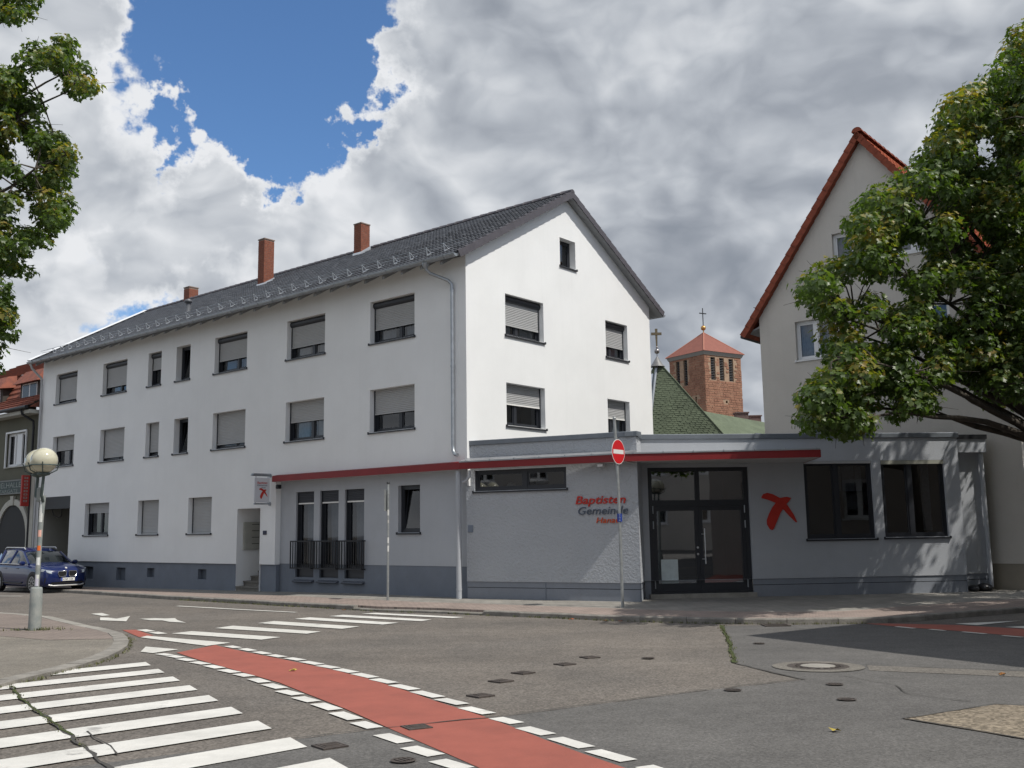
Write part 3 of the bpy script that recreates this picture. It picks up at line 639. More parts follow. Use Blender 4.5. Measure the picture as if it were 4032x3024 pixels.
def window(parent, F, u0, u1, z0, z1, dep, shut=0., box=False, o=0., mull=None, sill=.05, curt=False, frame_m=None, gl=None, sill_m=None, hopper=False, slat=.052, left_sill=True, white_bar=False, shut_m=None):
    """frame mesh with panes, roller shutter, shutter box and sill as its pieces; u runs along the wall, F outward"""
    frame_m = frame_m or M_ANTH; gl = gl or M_GLASS; sill_m = sill_m or M_ANTH
    fo = o-dep; t_ = .07; W = u1-u0
    fr = MB()
    for (a, b, c, d) in [(u0, u1, z0, z0+t_), (u0, u1, z1-t_, z1), (u0, u0+t_, z0+t_, z1-t_), (u1-t_, u1, z0+t_, z1-t_)]:
        fr.fbox(F, a, b, fo-.04, fo+.035, c, d)
    ms = [] if mull is None else [u0+W*q for q in (mull if isinstance(mull, (list, tuple)) else [mull])]
    for q in ms: fr.fbox(F, q-.055, q+.055, fo-.038, fo+.04, z0+t_, z1-t_)
    edges = [u0+t_]+[x for q in ms for x in (q-.055, q+.055)]+[u1-t_]
    for a, b in zip(edges[::2], edges[1::2]):     # sashes
        for (c, d, e_, f_) in [(a, b, z0+t_, z0+t_+.05), (a, b, z1-t_-.05, z1-t_), (a, a+.045, z0+t_+.05, z1-t_-.05), (b-.045, b, z0+t_+.05, z1-t_-.05)]:
            fr.fbox(F, c+.002, d-.002, fo-.03, fo+.02, e_, f_)
    wnd = fr.build('window', frame_m, parent)
    for a, b in zip(edges[::2], edges[1::2]):
        p = MB()
        if hopper:
            p.poly([F(a+.045, fo-.005, z0+t_+.05), F(b-.045, fo-.005, z0+t_+.05), F(b-.045, fo-.14, z1-t_-.05), F(a+.045, fo-.14, z1-t_-.05)])
            h = MB()
            for s_ in (a+.045, b-.075):
                h.hexa([F(s_, fo-.02, z0+t_+.03), F(s_+.03, fo-.02, z0+t_+.03), F(s_+.03, fo+.01, z0+t_+.03), F(s_, fo+.01, z0+t_+.03), F(s_, fo-.17, z1-t_-.05), F(s_+.03, fo-.17, z1-t_-.05), F(s_+.03, fo-.13, z1-t_-.05), F(s_, fo-.13, z1-t_-.05)])
            h.build('tilted_sash', frame_m, wnd)
        else: p.poly([F(a+.045, fo-.005, z0+t_+.05), F(b-.045, fo-.005, z0+t_+.05), F(b-.045, fo-.005, z1-t_-.05), F(a+.045, fo-.005, z1-t_-.05)])
        p.build('pane', gl, wnd)
    if curt:
        k = MB(); n = 14
        for side in ((u0+.08, u0+W*.38), (u1-W*.38, u1-.08)):
            for i in range(n):
                a = side[0]+(side[1]-side[0])*i/n; b = side[0]+(side[1]-side[0])*(i+1)/n
                k.poly([F(a, fo-.14+.03*(i % 2), z0), F(b, fo-.14+.03*((i+1) % 2), z0), F(b, fo-.14+.03*((i+1) % 2), z1), F(a, fo-.14+.03*(i % 2), z1)])
        k.build('curtain', M_CURT, wnd)
    if box:
        bx = MB(); rr = .105
        n = 10; pr = [(fo+.06+rr*math.sin(math.pi*i/n-math.pi/2)*0+rr*math.cos(-math.pi/2+math.pi*i/n), z1-rr+rr*math.sin(-math.pi/2+math.pi*i/n)) for i in range(n+1)]
        pr = [(fo+.036, z1-2*rr)]+pr+[(fo+.036, z1)]
        vs = [F(u, a, z) for u in (u0+.004, u1-.004) for a, z in pr]; m_ = len(pr)
        bx.mesh(vs, [(i, i+1, m_+i+1, m_+i) for i in range(m_-1)]+[tuple(range(m_-1, -1, -1)), tuple(range(m_, 2*m_))])
        bx.build('shutter_box', M_ANTH, wnd)
    if shut > 0:
        top = z1-(.19 if box else .004); bot = z0+.03+(top-z0-.03)*(1-shut)
        s_ = MB(); n = max(2, int((top-bot)/slat)); hgt = (top-bot)/n; so_ = fo+.075
        prof = []
        for i in range(n):
            zt = top-i*hgt
            prof += [(so_-.006, zt), (so_+.007, zt-hgt*.3), (so_+.007, zt-hgt*.7), (so_-.006, zt-hgt*.97)]
        ua, ub = u0+.045, u1-.045
        vs = [F(u, a, z) for u in (ua, ub) for a, z in prof]; m_ = len(prof)
        s_.mesh(vs, [(i, i+1, m_+i+1, m_+i) for i in range(m_-1)])
        s_.fbox(F, ua, ub, so_-.012, so_+.014, bot-.045, bot, 1 if white_bar else 0)
        for a in (u0+.003, u1-.045): s_.fbox(F, a, a+.042, fo+.04, so_+.02, z0+.002, top, 2)
        s_.build('roller_shutter', [shut_m or M_SHUT, M_SHUTW, M_ANTH], wnd)
    if sill:
        sl = MB()
        sl.hexa([F(u0-.03, fo+.02, z0-.03), F(u1+.03, fo+.02, z0-.03), F(u1+.03, o+sill, z0-.055), F(u0-.03, o+sill, z0-.055), F(u0-.03, fo+.02, z0+.004), F(u1+.03, fo+.02, z0+.004), F(u1+.03, o+sill, z0-.018), F(u0-.03, o+sill, z0-.018)])
        for a in (u0-.045, u1+.018): sl.fbox(F, a, a+.027, o+.002, o+sill+.006, z0-.06, z0+.012)
        sl.build('sill', sill_m, wnd)
    return wnd

COL = [(22.486, 24.392), (18.401, 20.307), (15.864, 16.806), (13.886, 14.825), (10.352, 12.305), (6.152, 8.112), (2.06, 3.998)]
GCOL = [(19.342, 21.286), (15.675, 17.148), (12.225, 13.698)]
Z2 = (5.705, 7.014); Z1 = (2.965, 4.266); Z0 = (.019, 1.30); DEP = .27
UL = 25.65; ZT = 7.95; UG = 8.55
# walls
holes = [(a, b, *Z2, DEP) for a, b in COL if a > UG]+[(a, b, *Z1, DEP) for a, b in COL if a > UG]+[(a, b, *Z0, DEP) for a, b in GCOL]
wl = MB()
wall(FA, UG, UL, -1.03, ZT, holes+[(22.57, 25.42, -1.03, 1.67, .3, 0), (9.38, 10.68, -1.03, .83, .0, 0)], wl, 0, 0, 1)
wall(FA, 0, UG, 1.70, ZT, [(a, b, *Z2, DEP) for a, b in COL if a < UG]+[(a, b, *Z1, DEP) for a, b in COL if a < UG], wl, 0, 0, 1)
wl.poly([FA(UG, 0, -1.03), FA(UG, -.2, -1.03), FA(UG, -.2, 1.70), FA(UG, 0, 1.70)], 0)
wl.poly([FA(0, 0, 1.70), FA(UG, 0, 1.70), FA(UG, -.2, 1.70), FA(0, -.2, 1.70)], 0)
wl.poly([FA(UG, 0, -1.03), FA(9.38, 0, -1.03), FA(9.38, -.2, -1.03), FA(UG, -.2, -1.03)], 0)
wl.poly([FA(10.68, 0, -1.03), FA(22.57, 0, -1.03), FA(22.57, -.06, -1.03), FA(10.68, -.06, -1.03)], 0)
# far end wall and rear
wl.poly([FA(UL, 0, -2.6), FA(UL, -9.77, -2.6), FA(UL, -9.77, ZT), FA(UL, -4.88, 10.6), FA(UL, 0, ZT)], 0)
wl.poly([FA(0, -9.77, -2.6), FA(UL, -9.77, -2.6), FA(UL, -9.77, ZT), FA(0, -9.77, ZT)], 0)
wl.poly([FA(25.42, 0, -2.6), FA(UL, 0, -2.6), FA(UL, 0, -1.03), FA(25.42, 0, -1.03)], 0)
wl.build('street_wall', [M_PLASTER, M_DARK], white_house)
# gable wall: rectangular part with openings, then the triangle cut round the attic window
BW = [(1.726, 3.566), (6.961, 8.293)]; ZB2 = (5.70, 6.945); ZB1 = (3.01, 4.268); AT = (4.495, 5.338, 8.358, 9.285)
gb = MB(); W_ = 9.77
wall(FB, 0, W_, 1.2, ZT, [(a, b, *ZB2, DEP) for a, b in BW]+[(a, b, *ZB1, DEP) for a, b in BW], gb, 0, 0, 1)
def rz(u): return ZT+(10.62-ZT)*(1-abs(u-W_/2)/(W_/2))
a0, a1, c0, c1 = AT
gb.poly([FB(0, 0, ZT), FB(a0, 0, ZT), FB(a0, 0, rz(a0))]); gb.poly([FB(a1, 0, ZT), FB(W_, 0, ZT), FB(a1, 0, rz(a1))])
gb.poly([FB(a0, 0, ZT), FB(a1, 0, ZT), FB(a1, 0, c0), FB(a0, 0, c0)]); gb.poly([FB(a0, 0, c1), FB(a1, 0, c1), FB(a1, 0, rz(a1)), FB(W_/2, 0, rz(W_/2)), FB(a0, 0, rz(a0))])
tmp = MB(); wall(FB, a0, a1, c0, c1, [(a0, a1, c0, c1, DEP)], gb, 0, 0, 1)
gb.build('gable_wall', [M_PLASTER, M_DARK], white_house)
# windows of the street front
SH2 = [.86, .70, .40, 0, .58, .63, .60]; SH1 = [.45, .87, .85, 0, .86, .50, .56]
for i, (a, b) in enumerate(COL):
    sm = i in (2, 3)
    window(white_house, FA, a, b, *Z2, DEP, SH2[i], box=(i != 3), mull=None if sm else .42, curt=i in (1, 4, 5, 6), hopper=(i == 3))
    window(white_house, FA, a, b, *Z1, DEP, SH1[i], box=False, mull=None if sm else .42, curt=i in (5,), hopper=(i == 3))
for i, (a, b) in enumerate(GCOL): window(white_house, FA, a, b, *Z0, DEP, [.28, .98, .98][i], mull=.5 if i == 0 else None)
for (a, b), s2, s1 in zip(BW, (.66, .60), (.47, .48)):
    window(white_house, FB, a, b, *ZB2, DEP, s2, box=True, mull=.42, curt=True)
    window(white_house, FB, a, b, *ZB1, DEP, s1, mull=.36, white_bar=True, curt=a > 5)
window(white_house, FB, *AT[:2], *AT[2:], DEP, 0)
# blue box on the sill of the small gable window, curtains already behind
# grey ground floor front, set back
FG = FA.shift(0, -.2)
FW = [(6.83, 7.74), (5.63, 6.54), (4.44, 5.34)]
gw = MB()
wall(FG, .02, UG+.2, -1.0, 1.70, [(a, b, -1.0, 1.30, .16) for a, b in FW]+[(2.04, 2.95, -.05, 1.325, .16)], gw, 0, 0, 1)
gw.build('grey_front', [M_GREYPL, M_DARK], white_house)
pw = MB()
wall(FG, .02, UG+.2, -2.4, -1.0, [(a, b, -1.42, -1.0, .16) for a, b in FW], pw, 0, 0, 1, o=-.012)
F6 = FA.shift(0, -.06)
pw.poly([F6(UG, -.14, -2.4), F6(UG, 0, -2.4), F6(UG, 0, -1.03), F6(UG, -.14, -1.03)]); pw.poly([F6(UG, 0, -2.4), F6(9.38, 0, -2.4), F6(9.38, 0, -1.03), F6(UG, 0, -1.03)])
pw.build('front_plinth', [M_PLINTH, M_DARK], white_house, weld=True)
CEL = [(20.49, 21.2, -1.74, -1.24), (18.0, 18.68, -1.74, -1.25), (15.92, 16.43, -1.58, -1.24), (12.52, 13.05, -1.59, -1.24)]
pw = MB(); wall(F6, 10.68, 22.57, -2.6, -1.03, [(a, b, c, d, .22) for a, b, c, d in CEL], pw, 0, 0, 0, room=.02)
pw.build('plinth', [M_PLINTH, M_DARK], white_house)
for a, b, c, d in CEL:
    g_ = MB(); g_.fbox(F6, a+.01, b-.01, -.2, -.17, c+.01, d-.01)
    g_.build('cellar_shutter', mat('cellar_metal', (.10, .12, .15), .6), white_house)
for a, b in FW:    # French windows with guard rails
    wn = window(white_house, FG, a, b, -1.42, 1.30, .16, .13, mull=None, sill=0, hopper=False, gl=M_GLASS, shut_m=mat('dark_shutter', (.045, .05, .06), .6), white_bar=True)
    k = MB(); k.fbox(FG, a+.05, b-.05, -.158, -.11, -1.38, -1.0); k.build('lower_panel', M_ANTH, wn)
    k = MB()
    k.hexa([FG(a+.07, -.30, -1.3), FG(b-.3, -.30, -1.3), FG(b-.3, -.27, -1.3), FG(a+.07, -.27, -1.3), FG(a+.30, -.42, 1.0), FG(b-.1, -.42, 1.0), FG(b-.1, -.39, 1.0), FG(a+.30, -.39, 1.0)]); k.build('curtain', mat('grey_curtain', (.22, .23, .25), .9, .2, 8), wn)
    k = MB(); n = 8; pr = [(-.14, -1.40), (-.05, -1.47), (.05, -1.52), (.10, -1.53), (.11, -1.56), (.08, -1.58), (-.02, -1.56), (-.14, -1.52)]
    vs = [FG(u, o_, z) for u in (a-.03, b+.03) for o_, z in pr]; k.mesh(vs, [(i, (i+1) % 8, 8+(i+1) % 8, 8+i) for i in range(8)]+[tuple(range(7, -1, -1)), tuple(range(8, 16))], sm=False)
    k.build('window_sill', mat('slate_sill', (.075, .085, .105), .6), wn)
    rl = MB(); o_ = .15
    for z in (-.28, -1.13): rl.fbox(FG, a-.06, b+.06, o_-.012, o_+.012, z-.02, z+.02)
    nb = 9
    for i in range(nb+1):
        u = a-.05+(b-a+.1)*i/nb; rl.fbox(FG, u-.009, u+.009, o_-.009, o_+.009, -1.13, -.28)
    for u in (a-.06, b+.06):
        for z in (-.28, -1.13): rl.fbox(FG, u-.012, u+.012, -.0, o_, z-.015, z+.015)
        rl.fbox(FG, u-.015, u+.015, o_-.015, o_+.015, -1.15, -.26)
        rl.fbox(FG, u-.012, u+.012, o_-.10, o_-.08, -1.13, -.28)
    rl.build('guard_rail', M_BLACK, white_house)
window(white_house, FG, 2.04, 2.95, -.05, 1.325, .16, 0, hopper=True, sill=.05)
# entry recess with steps, letter boxes
er = MB(); D_ = 1.9
er.poly([FA(10.68, 0, -2.4), FA(10.68, -D_, -2.4), FA(10.68, -D_, .83), FA(10.68, 0, .83)]); er.poly([FA(9.38, 0, -2.4), FA(9.38, -D_, -2.4), FA(9.38, -D_, .83), FA(9.38, 0, .83)])
er.poly([FA(9.38, 0, .83), FA(10.68, 0, .83), FA(10.68, -D_, .83), FA(9.38, -D_, .83)]); er.poly([FA(9.38, -D_, -2.4), FA(10.68, -D_, -2.4), FA(10.68, -D_, .83), FA(9.38, -D_, .83)])
er.build('entry_recess', M_PLASTER, white_house)
for i in range(4):
    s_ = MB(); s_.fbox(FA, 9.385, 10.675, -D_+.01, -.02-i*.30, -1.93+i*.16, -1.93+(i+1)*.16-.045); s_.fbox(FA, 9.385, 10.675, -D_+.01, .01-i*.30, -1.93+(i+1)*.16-.045, -1.93+(i+1)*.16, 0)
    s_.build('step', M_STEP, white_house)
M_MAIL = mat('letter_box_metal', (.42, .42, .38), .5, .1, 4, metal=.2)
lb_ = MB(); lb_.fbox(FA, 10.60, 10.672, -1.15, -.25, -.56, .38)
lbo = lb_.build('letter_boxes', M_MAIL, white_house)
for i in range(4):
    f_ = MB(); z = .34-i*.22; f_.fbox(FA, 10.588, 10.598, -1.10, -.30, z-.19, z); f_.fbox(FA, 10.582, 10.587, -.85, -.55, z-.05, z-.03, 1); f_.build('letter_box_door', [M_MAIL, M_BLACK], lbo)
hp = MB(); hp.fbox(FA, 9.0, 9.2, .003, .02, -.06, .075, bev=.006); hp.build('house_number_plate', mat('plate_blue', (.012, .014, .04), .4), white_house)
dd = MB(); dd.fbox(FA, 9.45, 10.6, -D_+.012, -D_+.05, -1.29, .75); dd.build('door', mat('entry_door', (.22, .22, .21), .5), white_house)
# passage at the far end
ps = MB()
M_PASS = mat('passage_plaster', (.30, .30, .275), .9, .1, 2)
for u in (22.57, 25.42): ps.poly([FA(u, 0, -2.6), FA(u, -4, -2.6), FA(u, -4, 1.67), FA(u, 0, 1.67)])
ps.poly([FA(22.57, -4, -2.6), FA(25.42, -4, -2.6), FA(25.42, -4, 1.67), FA(22.57, -4, 1.67)]); ps.poly([FA(22.57, 0, 1.67), FA(25.42, 0, 1.67), FA(25.42, -4, 1.67), FA(22.57, -4, 1.67)])
ps.build('passage', M_PASS, white_house)
lt = MB(); lt.fbox(FA, 22.58, 25.41, -.25, -.01, 1.15, 1.66); lt.fbox(FA, 22.58, 25.41, -.01, .01, 1.15, 1.2); lt.build('roller_gate_box', M_BLACK, white_house)
cb = MB(); cb.tube([FA(24.6, -.2, 1.15), FA(24.5, -.25, .9), FA(24.2, -.3, .78), FA(23.9, -.3, .85), FA(23.8, -.25, 1.15)], .02, 6); cb.build('cable_loop', M_BLACK, white_house)

# roof: pantiles on battens, right verge first
EO, EZ, RO_, RZ = .58, 7.66, -4.885, 10.80      # eave offset/height, ridge offset/height
SL = math.hypot(EO-RO_, RZ-EZ); TA = math.atan2(RZ-EZ, EO-RO_)
U0, U1 = -.26, 25.72
rb = MB()
def rp(u, s, h=0.):      # point on the front slope: s metres up from the eave, h above the deck
    o = EO-s*math.cos(TA)-h*math.sin(TA)*-1; z = EZ+s*math.sin(TA)+h*math.cos(TA); return FA(u, o, z)
def rpb(u, s, h=0.):     # back slope
    o = (2*RO_-EO)+s*math.cos(TA)-h*math.sin(TA); z = EZ+s*math.sin(TA)+h*math.cos(TA); return FA(u, o, z)
for f_ in (rp, rpb):
    rb.poly([f_(U0, 0, 0), f_(U1, 0, 0), f_(U1, SL, 0), f_(U0, SL, 0)]); rb.poly([f_(U0, 0, -.10), f_(U1, 0, -.10), f_(U1, SL, -.10), f_(U0, SL, -.10)], 1)
    rb.poly([f_(U0, 0, -.10), f_(U1, 0, -.10), f_(U1, 0, 0), f_(U0, 0, 0)], 1)
    for u in (U0, U1): rb.poly([f_(u, 0, -.10), f_(u, SL, -.10), f_(u, SL, 0), f_(u, 0, 0)], 1)
# closed soffit boards of the verge, and boxed eaves at the gable corners
for f_ in (rp, rpb): rb.poly([f_(U0+.01, 0, -.13), f_(.005, 0, -.13), f_(.005, SL, -.13), f_(U0+.01, SL, -.13)], 1)
roof = rb.build('roof', [M_TILE, M_WOOD], white_house)
TW, TL = .29, .345
ncol = int((U1-U0)/TW); nrow = int((SL-.02)/TL)
TW = (U1-U0-.04)/ncol; TL = (SL-.03)/nrow
def tile_mesh():
    n = 10; vs = []; xs_ = [TW*1.03*i/n for i in range(n+1)]
    def hh(x): t = x/TW; return .012+.026*(.5-.5*math.cos(4*math.pi*t))
    for y, lift in ((-.03, .042), (TL, .0)):
        for x in xs_: vs.append((x, y, hh(x)+lift))
    for x in xs_: vs.append((x, -.028, hh(x)-.004))
    m = n+1; fs = [(i, i+1, m+i+1, m+i) for i in range(n)]+[(2*m+i, 2*m+i+1, i+1, i) for i in range(n)]
    return vs, fs
tv, tf = tile_mesh()
tme = bpy.data.meshes.new('roof_tile'); tme.from_pydata(tv, [], tf); tme.materials.append(M_TILE)
for p in tme.polygons: p.use_smooth = p.index < 10
ex = -Vector((*dA, 0)); ey = Vector(rp(0, 1))-Vector(rp(0, 0)); ez = ex.cross(ey)
if ez.z < 0: ez = -ez
cells = [(Vector(rp(U0+.02+(c+1)*TW, r_*TL+.01, .004)), c, r_) for c in range(ncol) for r_ in range(nrow)]
cells.sort(key=lambda q: q[0].length)
rest = MB(); Rm = Matrix((ex, ey, ez)).transposed().to_4x4()
for k, (p, c, r_) in enumerate(cells):
    j = Vector((random.gauss(0, .002), random.gauss(0, .003), random.gauss(0, .002)))
    if k < 300: inst('roof_tile', tme, roof, Matrix.Translation(p+j+Vector((0, 0, EYE))) @ Rm)
    else: rest.mesh([p+j+ex*a+ey*b+ez*c_ for a, b, c_ in tv], tf, sm=True)
rest.build('roof_tiles', M_TILE, roof, kind='stuff')
# ridge and verge tiles
def half_round(L, r0, r1, n=8):
    vs = [(x, rr*math.cos(math.pi*i/n)*1.1, rr*math.sin(math.pi*i/n)) for x, rr in ((0, r0), (L, r1)) for i in range(n+1)]
    m = n+1; return vs, [(i, i+1, m+i+1, m+i) for i in range(n)]+[tuple(range(m)), tuple(range(2*m-1, m-1, -1))]
hv, hf = half_round(.43, .125, .105); rme = bpy.data.meshes.new('ridge_tile'); rme.from_pydata(hv, [], hf); rme.materials.append(M_VERGE)
for p in rme.polygons: p.use_smooth = len(p.vertices) == 4
nr = int((U1-U0)/.39)
for i in range(nr):
    p = Vector(FA(U0+.01+(i+1)*(U1-U0-.04)/nr, RO_, RZ+.015)); yy = Vector((0, 0, 1)).cross(ex)
    inst('ridge_tile', rme, roof, Matrix.Translation(p+Vector((0, 0, EYE))) @ Matrix((ex, yy, Vector((0, 0, 1)))).transposed().to_4x4())
for f_ in (rp, rpb):
    for i in range(nrow):
        v = MB(); s0, s1 = i*TL, (i+1)*TL+.02
        pr = [(U0+.16, .055), (U0-.025, .055), (U0-.03, -.15), (U0-.012, -.15), (U0-.01, .03), (U0+.16, .03)]
        vs = [f_(u, s_, h+(.022 if s_ == s0 else 0)) for s_ in (s0, s1) for u, h in pr]
        v.mesh(vs, [(k, (k+1) % 6, 6+(k+1) % 6, 6+k) for k in range(6)]+[tuple(range(5, -1, -1)), tuple(range(6, 12))])
        v.build('verge_tile', M_VERGE, roof)
# metal flashing at the far verge, sun glare put into its white colour and width
v = MB(); vs = [rp(u, s_, h) for s_ in (-.05, SL) for u, h in ((U1-.28, .11), (U1+.06, .15), (U1+.06, -.12), (U1+.04, -.12))]
v.mesh(vs, [(0, 1, 5, 4), (1, 2, 6, 5), (2, 3, 7, 6), (0, 3, 2, 1)]); v.build('verge_flashing', mat('glare_white_flashing', (.85, .86, .87), .28, .05, 5, metal=.15), roof)
# rafters under the eaves
for i in range(32):
    u = .45+i*.80
    if u > UL-.2: break
    r_ = MB(); r_.hexa([FA(u-.05, 0, EZ+.10), FA(u+.05, 0, EZ+.10), FA(u+.05, EO-.05, EZ-.21), FA(u-.05, EO-.05, EZ-.21), FA(u-.05, 0, EZ+.27), FA(u+.05, 0, EZ+.27), FA(u+.05, EO-.05, EZ-.105), FA(u-.05, EO-.05, EZ-.105)]); r_.build('rafter_end', M_WOOD, roof)
# gutters and brackets, downpipes
gt = MB(); n = 8; gr = .085
for o_c, u_a, u_b in ((EO+.075, U0+.02, U1),):
    vs = [FA(u, o_c+gr*math.cos(math.pi+math.pi*i/n), EZ-.03+gr*math.sin(math.pi+math.pi*i/n)) for u in (u_a, u_b) for i in range(n+1)]
    gt.mesh(vs, [(i, i+1, n+1+i+1, n+1+i) for i in range(n)]+[tuple(range(n+1)), tuple(range(2*n+1, n, -1))], sm=False)
    gt.tube([FA(u_a, o_c+gr, EZ-.025), FA(u_b, o_c+gr, EZ-.025)], .013, 6)
gut = gt.build('gutter', M_ZINC, white_house)
for i in range(33):
    u = .2+i*.78; k = MB()
    pts = [FA(u, EO+.075+(gr+.006)*math.cos(math.pi+math.pi*j/6), EZ-.03+(gr+.006)*math.sin(math.pi+math.pi*j/6)) for j in range(7)]
    k.tube(pts, .012, 4); k.build('gutter_bracket', M_ZINC, gut)
k = MB(); u_ = W_+EO-.0
k.mesh([FA(u, -(W_+EO+.07)+gr*math.cos(math.pi+math.pi*i/n), EZ-.03+gr*math.sin(math.pi+math.pi*i/n)) for u in (U0+.02, U1) for i in range(n+1)], [(i, i+1, n+1+i+1, n+1+i) for i in range(n)]+[tuple(range(n+1))]); k.build('gutter', M_ZINC, white_house)
dp = MB()
dp.tube([FA(.95, EO+.07, EZ-.10), FA(.95, EO+.06, EZ-.28), FA(.90, EO-.05, EZ-.38), FA(.55, .14, EZ-.58), FA(.45, .10, EZ-.70), FA(.45, .09, EZ-.9), FA(.45, .09, 2.35), FA(.43, .10, 2.18), FA(.33, .13, 2.08), FA(.22, .15, 2.06)], .05, 10)
dp.lathe(*FA(.45, .09, 0)[:2], [(.058, 4.55), (.058, 4.62)], 10); dp.lathe(*FA(.45, .09, 0)[:2], [(.058, 6.75), (.058, 6.85)], 10)
dp.build('downpipe', M_ZINC, white_house)
dp = MB(); dp.tube([FA(25.5, EO+.07, EZ-.10), FA(25.5, EO, EZ-.3), FA(25.55, .12, EZ-.7), FA(25.55, .09, EZ-1.0), FA(25.55, .09, -2.3)], .05, 10); dp.build('downpipe', mat('pale_pipe', (.45, .46, .47), .5, .1, 4), white_house)
hp = MB(); hp.lathe(*FA(.95, EO+.07, 0)[:2], [(.11, EZ-.10), (.10, EZ-.16), (.05, EZ-.26)], 10); hp.build('rainwater_hopper', M_ZINC, white_house)
# snow guard: stands with two rails
for i in range(35):
    u = .68+i*.70
    if u > U1-.2: break
    k = MB()
    k.hexa([rp(u-.02, .52, .05), rp(u+.02, .52, .05), rp(u+.02, .82, .05), rp(u-.02, .82, .05), rp(u-.02, .52, .075), rp(u+.02, .52, .075), rp(u+.02, .82, .075), rp(u-.02, .82, .075)])
    k.tube([rp(u, .72, .06), rp(u, .60, .28)], .013, 5); k.tube([rp(u, .54, .06), rp(u, .60, .28)], .012, 5)
    k.build('snow_guard_stand', M_ZINCL, roof)
for h in (.17, .27):
    k = MB(); k.tube([rp(U0+.15, .60+.02, h), rp(U1-.1, .60+.02, h)], .010, 5); k.build('snow_guard_rail', M_ZINC, roof)
vp = MB(); c = rp(16.5, 2.35, 0); vp.lathe(c[0], c[1], [(.16, c[2]-.1), (.12, c[2]+.15), (.10, c[2]+.3), (.10, c[2]+.42), (.15, c[2]+.42), (.15, c[2]+.52), (.02, c[2]+.58)], 12); vp.build('roof_vent', M_TILE, roof)
# chimneys, brick by brick
def chimney(parent, u, o, su, so_, zb, zt, Fr=FA, skirt=True):
    k = MB(); k.fbox(Fr, u-su/2+.005, u+su/2-.005, o-so_/2+.005, o+so_/2-.005, zb, zt-.03)
    ch = k.build('chimney', M_MORTAR, parent)
    k = MB(); k.fbox(Fr, u-su/2-.02, u+su/2+.02, o-so_/2-.02, o+so_/2+.02, zt-.04, zt); k.build('chimney_cap', M_MORTAR, ch)
    if skirt:
        k = MB(); k.hexa([Fr(u-su/2-.05, o-so_/2-.02, zb), Fr(u+su/2+.05, o-so_/2-.02, zb), Fr(u+su/2+.05, o+so_/2+.05, zb-.3), Fr(u-su/2-.05, o+so_/2+.05, zb-.3), Fr(u-su/2-.03, o-so_/2-.02, zb+.62), Fr(u+su/2+.03, o-so_/2-.02, zb+.62), Fr(u+su/2+.03, o+so_/2+.03, zb+.30), Fr(u-su/2-.03, o+so_/2+.03, zb+.30)]); k.build('lead_flashing', M_ZINCL, ch)
    bl, bh = .24, .075; r_ = 0; z = zb
    while z+bh < zt-.03:
        for (axis, L, fx_) in ((0, su, o+so_/2), (1, so_, u-su/2)):
            x = -(bl/2+.005 if r_ % 2 else 0)
            while x < L-.02:
                p0, p1 = max(0, x), min(L, x+bl)
                if p1-p0 > .012:
                    b_ = MB(); j = random.uniform(-.001, .003)
                    if axis == 0: b_.fbox(Fr, u-su/2+p0, u-su/2+p1, fx_-.03, fx_+j, z, z+bh-.012)
                    else: b_.fbox(Fr, fx_-j, fx_+.03, o+so_/2-p1, o+so_/2-p0-.001, z, z+bh-.012)
                    b_.build('brick', M_BRICK, ch)
                x += bl+.012
        z += bh; r_ += 1
    return ch
chimney(white_house, 9.22, -4.25, .40, .44, 10.15, 11.62)
chimney(white_house, 14.05, -3.40, .40, .48, 9.62, 11.80)
chimney(white_house, 22.0, -5.0, .45, .48, 10.3, 11.45)
# hanging sign by the entrance
hs = thing('hanging_sign', FA(9.3, .2, .95), 'white hanging sign with red cross brush mark beside entry door', 'sign')
FH = Frame(FA(8.86, .02, 0)[:2], -dB, -dA)
k = MB(); k.fbox(FH, .02, .62, -.02, .02, 1.0, 1.80, bev=.004); k.build('sign_panel', mat('sign_white', (.62, .63, .66), .35, coat=.3), hs)
k = MB()
for zz, L, z2 in ((1.88, .75, 1.79), (.95, .62, 1.01)):
    k = MB(); k.tube([FA(8.86, .0, zz), FH(L, 0, zz)], .027, 8); k.tube([FA(8.86, .005, zz), FA(8.86, .03, zz)], .07, 12)
    for u in (.08, .56): k.tube([FH(u, 0, zz), FH(u, 0, z2)], .012, 6)
    k.build('sign_bracket', M_ZINC, hs)
k = MB(); k.fbox(FH, .05, .70, -.06, .06, 1.90, 1.945); k.build('sign_lamp', M_ZINC, hs)
EMB1 = [(-.476, .402), (-.424, .478), (-.312, .513), (-.156, .475), (.013, .381), (.091, .365), (.267, .119), (.383, -.066), (.471, -.28), (.434, -.273), (.284, -.125), (.106, .075), (.019, .213), (-.136, .261), (-.291, .324), (-.462, .372)]
EMB2 = [(-.073, .26), (.076, .38), (.22, .403), (.338, .371), (.276, .286), (.142, .151), (.021, -.03), (-.085, -.242), (-.174, -.422), (-.224, -.476), (-.285, -.451), (-.357, -.329), (-.357, -.207), (-.295, -.057), (-.191, .124)]
M_LRED = mat('letter_red', (.50, .030, .018), .5, .1, 6); M_LGREY = mat('letter_grey', (.085, .105, .14), .5); M_LORG = mat('letter_orange', (.58, .085, .02), .5)
M_SIGNRED = mat('sign_red', (.42, .012, .02), .4)
def emblem(F, uc, zc_, s, o, m, parent, flip=1, th=.02):
    k = MB()
    for j, e_ in enumerate((EMB1, EMB2)):
        pts = [F(uc+flip*x*s, o+j*.002, zc_+z*s) for x, z in e_]
        nv = F(0, th, 0); n0 = F(0, 0, 0); k.extr(pts, (nv[0]-n0[0], nv[1]-n0[1], 0))
    return k.build('brush_cross', m, parent, recalc=True)
emblem(FH, .27, 1.28, .36, .0205, M_LRED, hs, -1, .003)
